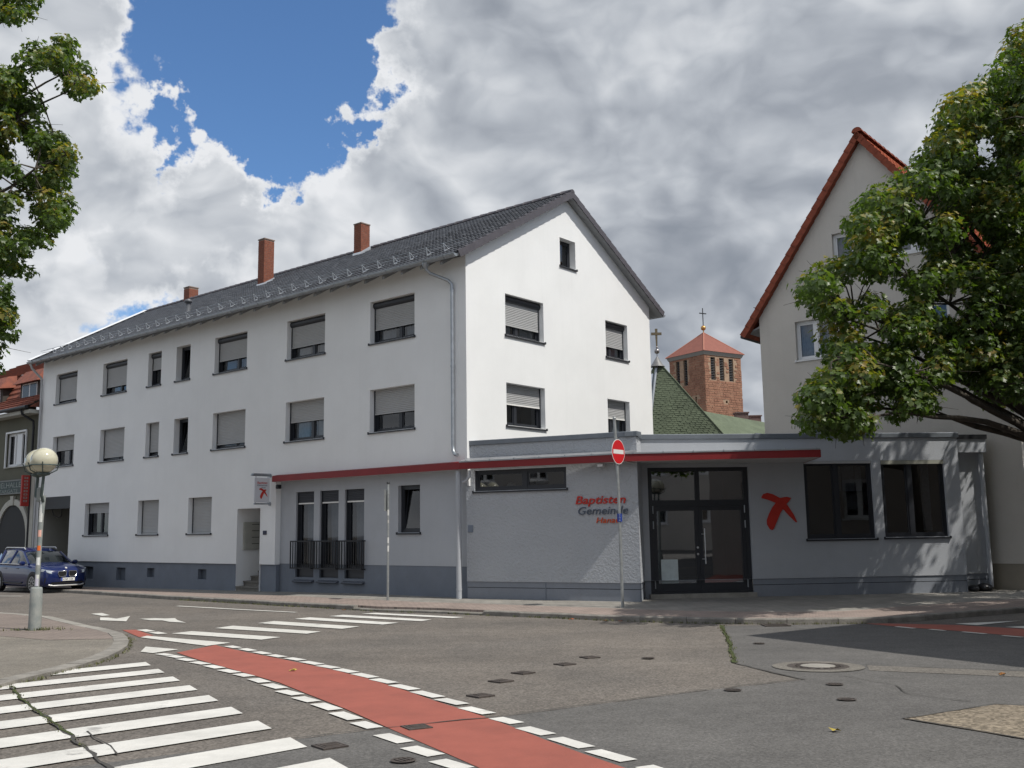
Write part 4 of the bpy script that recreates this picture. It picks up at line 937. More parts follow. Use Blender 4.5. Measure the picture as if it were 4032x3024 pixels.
def text(F, s, u, z, h, o, m, parent, name, flip=1, shear=0., bold=0., depth=.015, width=None):
    cu = bpy.data.curves.new(name, 'FONT'); cu.body = s; cu.size = 1; cu.shear = shear; cu.offset = bold; cu.resolution_u = 3
    ob = bpy.data.objects.new(name, cu); C.objects.link(ob); dg = bpy.context.evaluated_depsgraph_get(); dg.update()
    me = bpy.data.meshes.new_from_object(ob.evaluated_get(dg)); bpy.data.objects.remove(ob)
    vs = [v.co.copy() for v in me.vertices]
    if not vs: return
    wd_ = max(v.x for v in vs)-min(v.x for v in vs); x0 = min(v.x for v in vs)
    k = h/.70 if width is None else width/wd_; kz = h/.70
    mb_ = MB(); front = [F(u+flip*(v.x-x0)*k, o+depth, z+v.y*kz) for v in vs]; back_ = [F(u+flip*(v.x-x0)*k, o, z+v.y*kz) for v in vs]
    fs = [tuple(p.vertices) for p in me.polygons]
    n = len(vs); from collections import Counter
    cnt = Counter(tuple(sorted(e_)) for f in fs for e_ in zip(f, f[1:]+f[:1])); sides = [(a, b, n+b, n+a) for (a, b), c_ in cnt.items() if c_ == 1]
    mb_.mesh(front+back_, fs+sides); bpy.data.meshes.remove(me)
    return mb_.build(name, m, parent)
text(FH, 'Baptisten', .52, 1.61, .065, .021, M_LRED, hs, 'lettering', -1, .15, .015, .003, .40)
text(FH, 'Gemeinde', .52, 1.53, .06, .021, M_LGREY, hs, 'lettering', -1, .15, 0, .003, .40)
text(FH, 'Hanau', .36, 1.465, .04, .021, M_LGREY, hs, 'lettering', -1, .15, 0, .003, .18)
# camera under the canopy
sc = MB(); sc.fbox(FA, 8.18, 8.30, .05, .22, 1.42, 1.56, bev=.02); tag(sc.build('security_camera', M_BLACK), 'small black camera under the red canopy end', 'camera')

# ------------------------------------------------------------------ grey flat-roofed annex
aS = R(-26.3); dS = np.array((math.cos(aS), math.sin(aS))); nS = np.array((dS[1], -dS[0]))
P0 = np.array((-1.31, 27.5)); KS = .992; P1 = P0+dS*5.03*KS
Qp = np.array((3.40, 26.30)); dE = np.array((.9959, .0905)); dE /= np.linalg.norm(dE); nE = np.array((dE[1], -dE[0]))
FS = Frame(P0, dS*KS, nS); FE = Frame(Qp, dE, nE); EL = 8.82
dR = (Qp-P1)/np.linalg.norm(Qp-P1); FR = Frame(P1, dR, np.array((dR[1], -dR[0]))); RL_ = np.linalg.norm(Qp-P1)
annex = thing('flat_annex', (5.0, 26.3, -1.85), 'low grey flat-roofed annex with glass entrance and red canopy edge', 'building')
TOPZ, COP = 2.36, 2.45
aw = MB()
RW = (.26, 3.04, 1.05, 1.615); E1 = (4.44, 6.34, -.375, 1.70); E2 = (6.60, 8.39, -.36, 1.705); DR = (.16, 2.90, -1.72, 1.565)
wall(FS, 0, 5.03, -1.39, TOPZ, [(*RW, .12)], aw, 1, 1, 2)
wall(FR, 0, RL_, -1.39, TOPZ, [], aw, 1)
wall(FE, 0, EL, -1.39, TOPZ, [(*E1, .10), (*E2, .10), (DR[0], DR[1], -1.39, DR[3], .12)], aw, 0, 0, 2, room=2.2)
FEND = Frame(FE(EL, 0, 0)[:2], -nE, dE)
wall(FEND, 0, .55, -1.39, TOPZ, [], aw, 0)
FBK = FE.shift(EL, -.55)
wall(FBK, 0, 1.0, -1.39, 1.95, [], aw, 0)
aw.build('annex_wall', [M_GREYPL, M_GREYROUGH, M_DARK], annex)
pl = MB(); PO = -.025
for F, a, b in ((FS, 0, 5.03), (FR, 0, RL_), (FE, 2.90, EL), (FEND, 0, .55), (FBK, 0, 1.0)):
    for z0, z1 in ((-2.2, -1.555), (-1.54, -1.39)):
        pl.poly([F(a, PO, z0), F(b, PO, z0), F(b, PO, z1), F(a, PO, z1)])
    pl.poly([F(a, PO-.012, -1.555), F(b, PO-.012, -1.555), F(b, PO-.012, -1.54), F(a, PO-.012, -1.54)], 1); pl.poly([F(a, PO, -1.39), F(b, PO, -1.39), F(b, 0, -1.39), F(a, 0, -1.39)])
pl.poly([FE(0, PO, -2.2), FE(.16, PO, -2.2), FE(.16, PO, -1.39), FE(0, PO, -1.39)])
pl.build('annex_plinth', [M_PLINTH2, M_DARK], annex)
k = MB(); k.fbox(FS, 2.36, 2.38, PO, PO+.012, -1.95, -1.40); k.build('plinth_joint', M_PLINTH, annex)
# coping, flat roof
M_COP = mat('coping_metal', (.17, .19, .215), .5, .15, 3, metal=.3)
k = MB()
for F, a, b in ((FS, -.02, 5.07), (FR, -.03, RL_+.02), (FE, .02, EL+.04)): k.fbox(F, a, b, -.30, .045, TOPZ-.045, COP, bev=.012)
k.build('coping', M_COP, annex)
k = MB(); k.fbox(FBK, -.03, 1.02, -.3, .22, 1.93, 2.30); k.build('rear_fascia', M_GREYPL, annex)
k = MB(); k.fbox(FBK, -.2, 1.05, -.5, .26, 2.30, 2.42); k.build('rear_coping', M_BLACK, annex)
k = MB(); k.poly([(*P0, 2.30), (*P1, 2.30), (*Qp, 2.30), FE(EL, 0, 2.30), FE(EL, -6, 2.30), (6, 35.5, 2.30), FB(9.6, .02, 2.30), FB(.1, .02, 2.30)]); k.build('flat_roof', mat('roof_felt', (.07, .072, .075), .95, .3, 2), annex)
# canopy
CZ0, CZ1 = 1.66, 1.84
fr_ = [FA(8.45, .22, 0)[:2], FA(.12, .18, 0)[:2], (2.83, 25.02), (7.60, 24.48)]
bk_ = [FA(8.50, .0, 0)[:2], FA(.0, .0, 0)[:2], tuple(P1), FE(4.45, 0, 0)[:2]]
k = MB()
def slab(k, idx0, idx1, z0, z1, mi=0):
    a, b, c, d = fr_[idx0], fr_[idx1], bk_[idx1], bk_[idx0]
    k.hexa([(*a, z0), (*b, z0), (*c, z0), (*d, z0), (*a, z1), (*b, z1), (*c, z1), (*d, z1)], mi)
slab(k, 0, 1, CZ0, CZ1); slab(k, 1, 2, CZ0, CZ1)
k.hexa([(*fr_[2], CZ0), (*fr_[3], CZ0), (*bk_[3], CZ0), (*Qp, CZ0), (*fr_[2], CZ1), (*fr_[3], CZ1), (*bk_[3], CZ1), (*Qp, CZ1)])
k.mesh([(*fr_[2], CZ0), (*Qp, CZ0), (*P1, CZ0), (*fr_[2], CZ1), (*Qp, CZ1), (*P1, CZ1)], [(0, 1, 2), (3, 5, 4)])
canopy = k.build('canopy', mat('canopy_soffit', (.52, .525, .53), .8, .08, 2), annex)
def strip(a, b, out, z0, z1, th=.02):
    a, b = np.array(a), np.array(b); d = (b-a)/np.linalg.norm(b-a); n = np.array((d[1], -d[0]))
    F = Frame(a, d, n); m_ = MB(); m_.fbox(F, -.005, np.linalg.norm(b-a)+.005, .002, out, z0, z1); return m_
for i in range(3): strip(fr_[i], fr_[i+1], .022, CZ0-.005, CZ1).build('red_fascia', M_REDF, canopy)
strip(fr_[3], bk_[3], .022, CZ0-.005, CZ1).build('red_fascia', M_REDF, canopy)
strip(bk_[0], fr_[0], .022, CZ0-.005, CZ1).build('red_fascia', M_REDF, canopy)
M_FLASH = mat('canopy_flashing', (.36, .37, .385), .45, .2, 3, metal=.5)
for i in (1, 2):
    a, b = np.array(fr_[i]), np.array(fr_[i+1]); d = (b-a)/np.linalg.norm(b-a); n = np.array((d[1], -d[0])); a2, b2 = a+n*.04, b+n*.04
    c, e_ = (bk_[i+1], bk_[i]) if i == 1 else (bk_[3], Qp)
    m_ = MB(); m_.hexa([(*a2, CZ1), (*b2, CZ1), (*c, CZ1), (*e_, CZ1), (*a2, CZ1+.035), (*b2, CZ1+.035), (*c, CZ1+.12), (*e_, CZ1+.12)]); m_.build('canopy_flashing', M_FLASH, canopy)
    F = Frame(a2, d, n); L = np.linalg.norm(b-a)
    for q in range(int(L/.75)+1):
        s_ = MB(); s_.fbox(F, .2+q*.75, .225+q*.75, -.12, .012, CZ1+.02, CZ1+.055); s_.build('seam_clip', M_ZINC, canopy)
m_ = MB(); m_.mesh([(*fr_[2], CZ1+.035), (*Qp, CZ1+.12), (*P1, CZ1+.12)], [(0, 1, 2)]); m_.build('canopy_flashing', M_FLASH, canopy)
m_ = MB(); a, b = fr_[0], fr_[1]; m_.hexa([(*a, CZ1), (*b, CZ1), (*bk_[1], CZ1), (*bk_[0], CZ1), (*a, CZ1+.012), (*b, CZ1+.012), (*bk_[1], CZ1+.05), (*bk_[0], CZ1+.05)]); m_.build('canopy_flashing', M_REDF, canopy)
k = MB(); k.fbox(FS, 4.05, 4.20, .12, .30, 1.56, 1.628); k.build('soffit_lamp', mat('lamp_white', (.6, .6, .6), .4), canopy)
# windows and door
window(annex, FS, *RW, .12, 0, mull=.55, sill=.05, gl=M_GLASSD)
for x, zz, s_ in ((1.18, 1.17, .13), (2.12, 1.22, .17)):     # two lamp shades seen behind the ribbon window
    p_ = FS(x, -.45, zz); k = MB(); k.lathe(p_[0], p_[1], [(s_, zz), (s_*.95, zz+.03), (s_*.7, zz+.07), (s_*.35, zz+.10), (.02, zz+.11)], 16)
    tag(k.build('pendant_lamp', mat('lamp_shade', (.55, .50, .42), .5)), 'left pendant lamp shade behind the ribbon window' if x < 2 else 'right larger pendant lamp shade behind the ribbon window', 'lamp', 'pendant lamps behind the ribbon window')
window(annex, FE, *E1, .10, 0, mull=.47, sill=.05, gl=M_GLASSD); window(annex, FE, *E2, .10, 0, mull=.45, sill=.05, gl=M_GLASSD)
k = MB(); k.fbox(FE, E2[0]+.01, E2[1]-.01, -.06, .0, 1.60, 1.70); k.build('blind_box', mat('blind_beige', (.30, .30, .25), .6), annex)
k = MB(); k.fbox(FE, E1[0]+.01, E1[1]-.01, -.06, .0, 1.63, 1.695); k.build('blind_box', M_SHUT, annex)
# white blind panels and shelves visible through the dark panes
k = MB()
for q in range(4): k.poly([FE(5.50+q*.19, -.5+.02*(q % 2), .90), FE(5.68+q*.19, -.5+.02*(q % 2), .90), FE(5.68+q*.19, -.5+.02*(q % 2), 1.58), FE(5.50+q*.19, -.5+.02*(q % 2), 1.58)])
k.build('panel_blind', M_CURT, annex)
k = MB(); k.fbox(FE, 8.0, 8.2, -.6, -.5, -.2, 1.6); k.fbox(FE, 6.75, 6.95, -.9, -.8, -.2, .6); k.build('curtain', M_CURT, annex)
M_GLASSR = glass_mat('door_glass', (.30, .32, .36), .24)
# entrance: fixed frame, transom lights, two leaves
o_ = -.12; k = MB(); a, b, z0, z1 = DR
for (c, d, e_, f_) in [(a, a+.12, z0, z1), (b-.12, b, z0, z1), (a+.12, b-.12, z1-.10, z1), (a+.12, b-.12, .53, .70), (1.46, 1.57, .70, z1-.10), (a+.12, b-.12, z0-.02, z0+.03)]: k.fbox(FE, c, d, o_-.05, o_+.05, e_, f_)
door = k.build('entrance_frame', M_ANTH, annex)
for c, d in ((a+.12, 1.46), (1.57, b-.12)):
    p = MB(); p.poly([FE(c, o_, .70), FE(d, o_, .70), FE(d, o_, z1-.1), FE(c, o_, z1-.1)]); p.build('pane', M_GLASSR, door)
for c, d in ((a+.125, 1.512), (1.518, b-.125)):
    lf = MB()
    for (e_, f_, g_, h_) in [(c, c+.10, z0+.035, .525), (d-.10, d, z0+.035, .525), (c+.10, d-.10, .42, .525), (c+.10, d-.10, z0+.035, z0+.25)]: lf.fbox(FE, e_, f_, o_-.035, o_+.04, g_, h_)
    leaf = lf.build('door_leaf', M_ANTH, annex)
    p = MB(); p.poly([FE(c+.1, o_, z0+.25), FE(d-.1, o_, z0+.25), FE(d-.1, o_, .42), FE(c+.1, o_, .42)]); p.build('pane', M_GLASSR, leaf)
    hx = c+.0 if c < 1 else d
    for z in (.45, .05, -1.5):
        p = MB(); p.tube([FE(hx, o_+.06, z-.10), FE(hx, o_+.06, z+.10)], .018, 6); p.build('hinge', M_ZINC, leaf)
    if c > 1:
        p = MB(); p.tube([FE(c+.13, o_+.10, -.98), FE(c+.13, o_+.10, -.05)], .016, 8)
        for z in (-.2, -.85): p.tube([FE(c+.06, o_+.03, z), FE(c+.13, o_+.10, z)], .012, 6)
        p.build('door_handle', M_ZINCL, leaf)
    else:
        p = MB()
        for z in (-.55, -.72): p.tube([FE(d-.05, o_+.04, z), FE(d-.05, o_+.055, z)], .03, 10)
        p.build('lock', M_ZINCL, leaf)
th_ = MB(); th_.fbox(FE, a-.05, b+.05, -.4, .12, -1.93, -1.735); th_.build('door_step', M_CONC, annex)
po = MB(); po.fbox(FE, .47, .92, o_+.003, o_+.008, -1.5, -.85); po.build('door_poster', mat('poster_white', (.55, .62, .63), .6, .15, 8), annex)
# lettering and brush cross
text(FS, 'Baptisten', 3.30, .625, .205, .004, M_LRED, annex, 'lettering', 1, .22, .012, .03, 1.40)
text(FS, 'Gemeinde', 3.37, .35, .20, .004, M_LGREY, annex, 'lettering', 1, .22, 0, .03, 1.38)
text(FS, 'Hanau', 3.87, .13, .14, .004, M_LORG, annex, 'lettering', 1, .22, .004, .03, .66)
emblem(FE, 3.70, .35, 1.0, .005, M_LRED, annex, 1, .03)
# small plates, pipes
k = MB(); k.fbox(FS, .05, .21, .003, .018, -.07, .13, bev=.005); k.build('wall_plate', mat('plate_grey', (.17, .20, .25), .5), annex)
k = MB(); k.tube([FA(.26, .08, 1.62), FA(.26, .08, -1.95)], .075, 12); k.build('downpipe', M_GREYPL, annex)
for z in (1.0, .1, -1.6):
    c = FA(.26, .08, z); kk = MB(); kk.lathe(c[0], c[1], [(.083, z-.03), (.083, z+.03)], 12); kk.build('pipe_collar', M_GREYPL, annex)
k = MB(); k.tube([FS(.22, .2, 1.62), FS(.22, .2, 1.45), FS(.12, .17, 1.36), FS(-.02, .14, 1.30)], .035, 8); k.build('branch_pipe', M_GREYPL, annex)
c = FE(EL+.92, -.45, 0); k = MB(); k.tube([(c[0], c[1], 1.9), (c[0], c[1], -1.75)], .06, 8); k.build('downpipe', M_GREYPL, annex)
k = MB(); k.fbox(FE, 4.72, 4.98, 0, 0, 0, 0) if False else None
# rubbish bags in the corner
for i, (u, o2, s_, lb) in enumerate([(9.05, .12, .16, 'black rubbish bag nearest the annex corner'), (9.4, .05, .2, 'larger black rubbish bag by the downpipe')]):
    c = FBK(u-EL, .3+o2, -1.85+s_*.5); b_ = MB()
    n, m2 = 12, 8; vs = []
    for j in range(m2+1):
        for q in range(n):
            a_ = 2*math.pi*q/n; ph = math.pi*j/m2; rr = s_*math.sin(ph)*(1+.18*math.sin(3*a_+i)+.1*math.sin(5*a_+j)); vs.append((c[0]+rr*math.cos(a_), c[1]+rr*math.sin(a_), c[2]-s_*.6*math.cos(ph)))
    b_.mesh(vs, [(j*n+q, j*n+(q+1) % n, (j+1)*n+(q+1) % n, (j+1)*n+q) for j in range(m2) for q in range(n)], sm=True)
    tag(b_.build('rubbish_bag', mat('bag_black', (.02, .02, .022), .35)), lb, 'bag', 'rubbish bags by the annex')

# ------------------------------------------------------------------ beige house behind the annex
M_BEIGE = mat('beige_plaster', (.53, .505, .465), .92, .08, .7, .35, 35, spec=.15, fine=.05, fs=60, streak=.08)
M_OTILE = mat('orange_tile', (.42, .095, .038), .8, .25, 6, .2, 60)
M_OVERGE = mat('orange_verge', (.26, .062, .03), .8, .3, 5)
M_WFRAME = mat('white_window_frame', (.66, .67, .68), .4)
PB = np.array((14.0, 27.4)); FN = Frame(PB, dA, -dB)       # gable faces the street like the white house
beige = thing('beige_house', FN(3.6, 0, -1.85), 'tall beige plastered gable house with orange tiled roof', 'house')
BL_, BR_, RU_ = 7.49, -.1, 3.78; ZE, ZRD = 6.90, 12.05
bw = MB(); BWH = [(4.98, 6.26, 5.24, 6.50), (3.5, 4.87, 8.02, 9.15), (4.95, 6.21, 2.45, 3.97), (1.9, 2.9, 8.1, 9.1), (1.5, 2.9, 5.2, 6.5)]
wall(FN, BR_, BL_, -1.14, ZE, [(*h, .16) for h in BWH if h[3] < ZE], bw, 0, 0, 1)
def bz(u): return ZE+(ZRD-ZE)*(1-abs(u-RU_)/((BL_-RU_) if u > RU_ else (RU_-BR_)))
w2, w4 = BWH[1], BWH[3]
for pts in ([(BR_, ZE), (w4[0], ZE), (w4[0], bz(w4[0]))], [(w2[1], ZE), (BL_, ZE), (w2[1], bz(w2[1]))],
            [(w4[0], ZE), (w4[1], ZE), (w4[1], w4[2]), (w4[0], w4[2])], [(w4[0], w4[3]), (w4[1], w4[3]), (w4[1], bz(w4[1])), (w4[0], bz(w4[0]))],
            [(w4[1], ZE), (w2[0], ZE), (w2[0], bz(w2[0])), (w4[1], bz(w4[1]))],
            [(w2[0], ZE), (w2[1], ZE), (w2[1], w2[2]), (w2[0], w2[2])], [(w2[0], w2[3]), (w2[1], w2[3]), (w2[1], bz(w2[1])), (RU_, bz(RU_)), (w2[0], bz(w2[0]))]):
    bw.poly([FN(u, 0, z) for u, z in pts])
for h in (w2, w4): wall(FN, h[0], h[1], h[2], h[3], [(*h, .16)], bw, 0, 0, 1)
for u in (BL_, BR_): bw.poly([FN(u, 0, -2.4), FN(u, -12, -2.4), FN(u, -12, ZE), FN(u, 0, ZE)])
bw.build('gable_wall', [M_BEIGE, M_DARK], beige)
k = MB(); k.poly([FN(BR_, -.03, -2.4), FN(BL_, -.03, -2.4), FN(BL_, -.03, -1.14), FN(BR_, -.03, -1.14)]); k.poly([FN(BR_, 0, -1.14), FN(BL_, 0, -1.14), FN(BL_, -.03, -1.14), FN(BR_, -.03, -1.14)]); k.build('plinth', mat('beige_plinth', (.27, .245, .20), .92, .1, 2), beige)
for h in BWH:
    wn = window(beige, FN, *h, .16, 0, mull=.5, frame_m=M_WFRAME, sill_m=M_WFRAME, curt=True, gl=M_GLASS)
# roof: both slopes with verge and tiles on the sunny side
ang = math.atan2(ZRD-ZE, BL_-RU_); ov = .55
def bl(s, o, h=0.):   # left slope: s up from the eave
    return FN(BL_+ov-s*math.cos(ang)+h*math.sin(ang), o, ZE-ov*math.tan(ang)+s*math.sin(ang)+h*math.cos(ang)+.12)
ang2 = math.atan2(ZRD-ZE, RU_-BR_)
def br_(s, o, h=0.):
    return FN(BR_-ov+s*math.cos(ang2)-h*math.sin(ang2), o, ZE-ov*math.tan(ang2)+s*math.sin(ang2)+h*math.cos(ang2)+.12)
SLL = (BL_+ov-RU_)/math.cos(ang); SLR = (RU_-BR_+ov)/math.cos(ang2)
k = MB()
for f_, L in ((bl, SLL), (br_, SLR)):
    k.hexa([f_(0, .18, -.08), f_(L, .18, -.08), f_(L, -12, -.08), f_(0, -12, -.08), f_(0, .18, 0), f_(L, .18, 0), f_(L, -12, 0), f_(0, -12, 0)], 0)
broof = k.build('roof', [M_OVERGE], beige)
for f_, L, nm in ((bl, SLL, 0), (br_, SLR, 1)):
    n = int(L/.33)
    for i in range(n):
        v = MB(); s0, s1 = i*L/n, (i+1)*L/n+.03
        v.hexa([f_(s0, .24, -.13), f_(s1, .24, -.15), f_(s1, .02, -.15), f_(s0, .02, -.13), f_(s0, .24, .075), f_(s1, .24, .05), f_(s1, .02, .05), f_(s0, .02, .075)]); v.build('verge_tile', M_OVERGE, broof)
rest = MB(); cnt_ = 0; n = int(SLR/.33); nc = 38
for i in range(n-1, -1, -1):
    for c in range(nc):
        s0 = i*SLR/n; o0 = -.02-c*.30; vs = []
        for s_, lift in ((s0-.02, .05), (s0+SLR/n, .015)):
            for q in range(6):
                t_ = q/5; vs.append(br_(s_, o0-.30*t_*1.03, lift+.03*(.5-.5*math.cos(2*math.pi*t_))))
        vs += [br_(s0-.02, o0-.30*q/5*1.03, .0) for q in range(6)]
        fs = [(q, q+1, 7+q, 6+q) for q in range(5)]+[(12+q, 13+q, q+1, q) for q in range(5)]
        if cnt_ < 140 and c < 14: v = MB(); v.mesh(vs, fs, sm=True); v.build('roof_tile', M_OTILE, broof); cnt_ += 1
        else: rest.mesh(vs, fs, sm=True)
rest.build('roof_tiles', M_OTILE, broof, kind='stuff')
nr = 28
for i in range(nr):
    p = FN(RU_, .2-i*.42, ZRD+.18); v = MB(); yy = np.array((*dA, 0)); zz_ = np.array((0, 0, 1.)); xx = np.array((*dB, 0))
    hv2, hf2 = half_round(.45, .15, .13); v.mesh([np.array(p)+xx*a_+yy*b_2+zz_*c_ for a_, b_2, c_ in hv2], hf2); v.build('ridge_tile', M_OVERGE, broof)
k = MB(); k.hexa([FN(BL_, .0, ZE-.42), FN(BL_+ov, .0, ZE-.62), FN(BL_+ov, -12, ZE-.62), FN(BL_, -12, ZE-.42), FN(BL_, 0, ZE-.36), FN(BL_+ov, 0, ZE-.56), FN(BL_+ov, -12, ZE-.56), FN(BL_, -12, ZE-.36)]); k.build('soffit', M_WOOD, beige)
k = MB(); k.tube([bl(-.02, .2, -.02), bl(-.02, -12, -.02)], .07, 8); k.build('gutter', M_BLACK, beige)
k = MB(); k.tube([bl(1.0, -.3, .0), bl(1.0, -.3, .22)], .012, 5); k.tube([bl(1.0, -.6, .2), bl(1.0, .1, .2)], .01, 5); k.build('snow_guard_rail', M_BLACK, broof)

# ------------------------------------------------------------------ church with green tent roof
M_GREEN = mat('green_shingle', (.110, .136, .088), .9, .25, 1.3, .3, 20, fine=.12, fs=9)
M_COPPER = mat('lead_cap', (.20, .20, .20), .5, .2, 4, metal=.4)
church = thing('church_roof', (6.5, 46, -1.85), 'green shingled tent roof of a church with metal ball and cross', 'church')
AP = Vector((6.72, 45.0, 7.62)); CFL = Vector((5.70, 43.6, 1.9)); CFR = Vector((10.75, 42.4, 1.9)); CBR = Vector((10.5, 49.5, 1.9)); CBL = Vector((3.5, 49.5, 1.9))
k = MB(); k.poly([CFL, CFR, AP]); k.poly([CFR, CBR, AP]); k.poly([CBR, CBL, AP]); k.poly([CBL, CFL, AP])
for p, q in ((CFL, CFR), (CFR, CBR), (CBR, CBL), (CBL, CFL)): k.poly([(p.x, p.y, -2.2), (q.x, q.y, -2.2), p, q][:2]+[q, p])
croof = k.build('roof', M_GREEN, church)
# shingle courses on the visible face
nf = (CFR-CFL).cross(AP-CFL).normalized(); nf = nf if nf.y < 0 else -nf
k = MB(); rows = 62; r2 = random.Random(3)
for i in range(rows):
    t0, t1 = i/rows, (i+1)/rows+.006
    a0_, b0_, a1_, b1_ = CFL.lerp(AP, t0), CFR.lerp(AP, t0), CFL.lerp(AP, min(1, t1)), CFR.lerp(AP, min(1, t1)); L = (b0_-a0_).length; n = max(1, int(L/.24))
    for c in range(n):
        s0, s1 = (c+(.5 if i % 2 else 0))/n, (c+1+(.5 if i % 2 else 0))/n-.015
        s1 = min(1, s1)
        if s1-s0 < .01: continue
        h = .018+r2.uniform(-.006, .008)
        q = [a0_.lerp(b0_, s0), a0_.lerp(b0_, s1), a1_.lerp(b1_, s1), a1_.lerp(b1_, s0)]
        k.mesh([q[0]+nf*h, q[1]+nf*h, q[2]+nf*.004, q[3]+nf*.004, q[0], q[1]], [(0, 1, 2, 3), (4, 5, 1, 0)])
k.build('shingles', M_GREEN, croof, kind='stuff')
k = MB(); k.tube([CFL+nf*.02, AP+nf*.02], .07, 6); k.tube([CFR+nf*.02, AP+nf*.02], .03, 6, 1); k.build('hip_flashing', [M_ZINC, M_GREEN], church)
k = MB(); d_ = (CFL-AP); e_ = (CBL-AP)
q0, q1 = AP+d_*.12, AP+d_*.42
off_ = (CBL-CFL).normalized()
k.hexa([q0+off_*.10, q1+off_*.10, q1+off_*.45, q0+off_*.30, q0+off_*.10+Vector((-.08, -.02, .06)), q1+off_*.10+Vector((-.08, -.02, .06)), q1+off_*.45+Vector((-.08, -.02, .06)), q0+off_*.30+Vector((-.08, -.02, .06))]); k.build('skylight_strip', M_ZINCL, church)
# lower ridge running off to the right
k = MB(); A1 = Vector((8.9, 46.0, 5.35)); A2 = Vector((13.6, 49.5, 4.95)); k.poly([A1, A2, A2+Vector((.6, -4.5, -3)), A1+Vector((1.5, -3.6, -3.3))]); k.poly([A1, A2, A2+Vector((0, 4, -3)), A1+Vector((0, 4, -3))]); lr = k.build('lower_roof', M_GREEN, church)
M_SKYL = mat('skylight_dark', (.03, .033, .04), .3)
for i in range(3):
    c = Vector((11.0+i*1.0, 44.9+i*.75, 4.05-.02*i)); k = MB(); dx = Vector((.35, .26, 0)); dn = Vector((.12, -.55, -.35)); up = Vector((0, -.10, .12))
    k.hexa([c, c+dx, c+dx+dn, c+dn, c+up, c+dx+up, c+dx+dn+up, c+dn+up]); k.build('roof_light', M_SKYL, church)
# finial: cap, ball, cross
c = AP+Vector((0, 0, -.25)); k = MB(); k.lathe(c.x, c.y, [(.36, c.z-.06), (.24, c.z+.08), (.03, c.z+.42)], 8); k.build('finial_cap', M_COPPER, church)
k = MB(); k.sphere((AP.x, AP.y, AP.z+.42), .125); k.lathe(AP.x, AP.y, [(.02, AP.z), (.02, AP.z+.3)], 8); k.sphere((AP.x, AP.y, AP.z+.60), .05); k.build('finial_ball', mat('dull_steel', (.30, .28, .27), .3, metal=.9), church)
k = MB(); z = AP.z+.62; k.hexa([(AP.x-.03, AP.y-.02, z), (AP.x+.03, AP.y-.02, z), (AP.x+.03, AP.y+.02, z), (AP.x-.03, AP.y+.02, z), (AP.x-.06, AP.y-.03, z+.86), (AP.x+.06, AP.y-.03, z+.86), (AP.x+.06, AP.y+.03, z+.86), (AP.x-.06, AP.y+.03, z+.86)])
k.box(AP.x-.24, AP.x+.24, AP.y-.035, AP.y+.035, z+.56, z+.68); k.build('cross', mat('cross_bronze', (.13, .105, .065), .5, .2, 12), church)

# ------------------------------------------------------------------ sandstone tower
def stone_mat():
    m = mat('sandstone', (.30, .155, .10), .95, .45, 1.1, .6, 9, col2=(.21, .10, .066), fine=.15, fs=5); return m
M_STONE = stone_mat(); M_STONEM = mat('stone_joint', (.35, .245, .17), .95, .2, 2)
M_TROOF = mat('tower_tile', (.225, .082, .060), .85, .15, 2, .2, 12)
tw = thing('stone_tower', (23.7, 120, -2), 'reddish stone bell tower with pyramid roof and golden ball', 'tower')
tr = np.array((.839, .545)); tl = np.array((-.545, .839)); TP = np.array((23.7, 120.)); TWD = 6.3
FTR = Frame(TP, tr, np.array((.545, -.839))); FTL = Frame(TP, tl, np.array((-.839, -.545)))
ZTT = 21.1
LV = [(1.05, 1.85), (2.55, 3.35), (4.15, 4.95)]; LVL = [(3.05, 3.75), (4.45, 5.15)]
k = MB()
wall(FTR, 0, TWD, -2.5, ZTT, [(a, b, 17.9, 20.75, .45) for a, b in LV]+[(3.35, 3.7, 15.1, 15.4, .3)], k, 0, 0, 1)
wall(FTL, 0, TWD, -2.5, ZTT, [(a, b, 17.5, 20.75, .45) for a, b in LVL]+[(1.55, 1.85, 14.9, 15.9, .3)], k, 0, 0, 1)
for F in (FTR.shift(0, -TWD), FTL.shift(0, -TWD)): k.poly([F(0, 0, -2.5), F(TWD, 0, -2.5), F(TWD, 0, ZTT), F(0, 0, ZTT)])
k.build('tower_wall', [M_STONEM, M_DARK], tw)
k = MB(); r3 = random.Random(5)
for F, hol in ((FTR, [(a, b, 17.9, 20.75) for a, b in LV]+[(3.3, 3.75, 15.05, 15.45)]), (FTL, [(a, b, 17.5, 20.75) for a, b in LVL]+[(1.5, 1.9, 14.85, 15.95)])):
    z = 6.0
    while z < ZTT-.1:
        hh = r3.uniform(.20, .36); u = r3.uniform(-.3, 0)
        while u < TWD:
            L = r3.uniform(.30, .85); a, b = max(0, u), min(TWD, u+L-.035)
            z1_ = min(z+hh-.04, ZTT)
            if b-a > .08 and not any(a < h[1] and b > h[0] and z < h[3] and z1_ > h[2] for h in hol): k.fbox(F, a, b, -.02, r3.uniform(.012, .06), z+r3.uniform(0, .03), z1_)
            u += L
        z += hh
k.build('stones', M_STONE, tw, kind='stuff')
for F, L_, zb in ((FTR, LV, 17.9), (FTL, LVL, 17.5)):
    for a, b in L_:
        k = MB(); z = zb
        while z < 20.7: k.hexa([F(a, -.35, z+.10), F(b, -.35, z+.10), F(b, -.10, z), F(a, -.10, z), F(a, -.35, z+.13), F(b, -.35, z+.13), F(b, -.10, z+.03), F(a, -.10, z+.03)]); z += .21
        k.build('louvre', mat('louvre_slate', (.11, .11, .115), .7), tw)
k = MB()
for F in (FTR, FTL, FTR.shift(0, -TWD), FTL.shift(0, -TWD)): pass
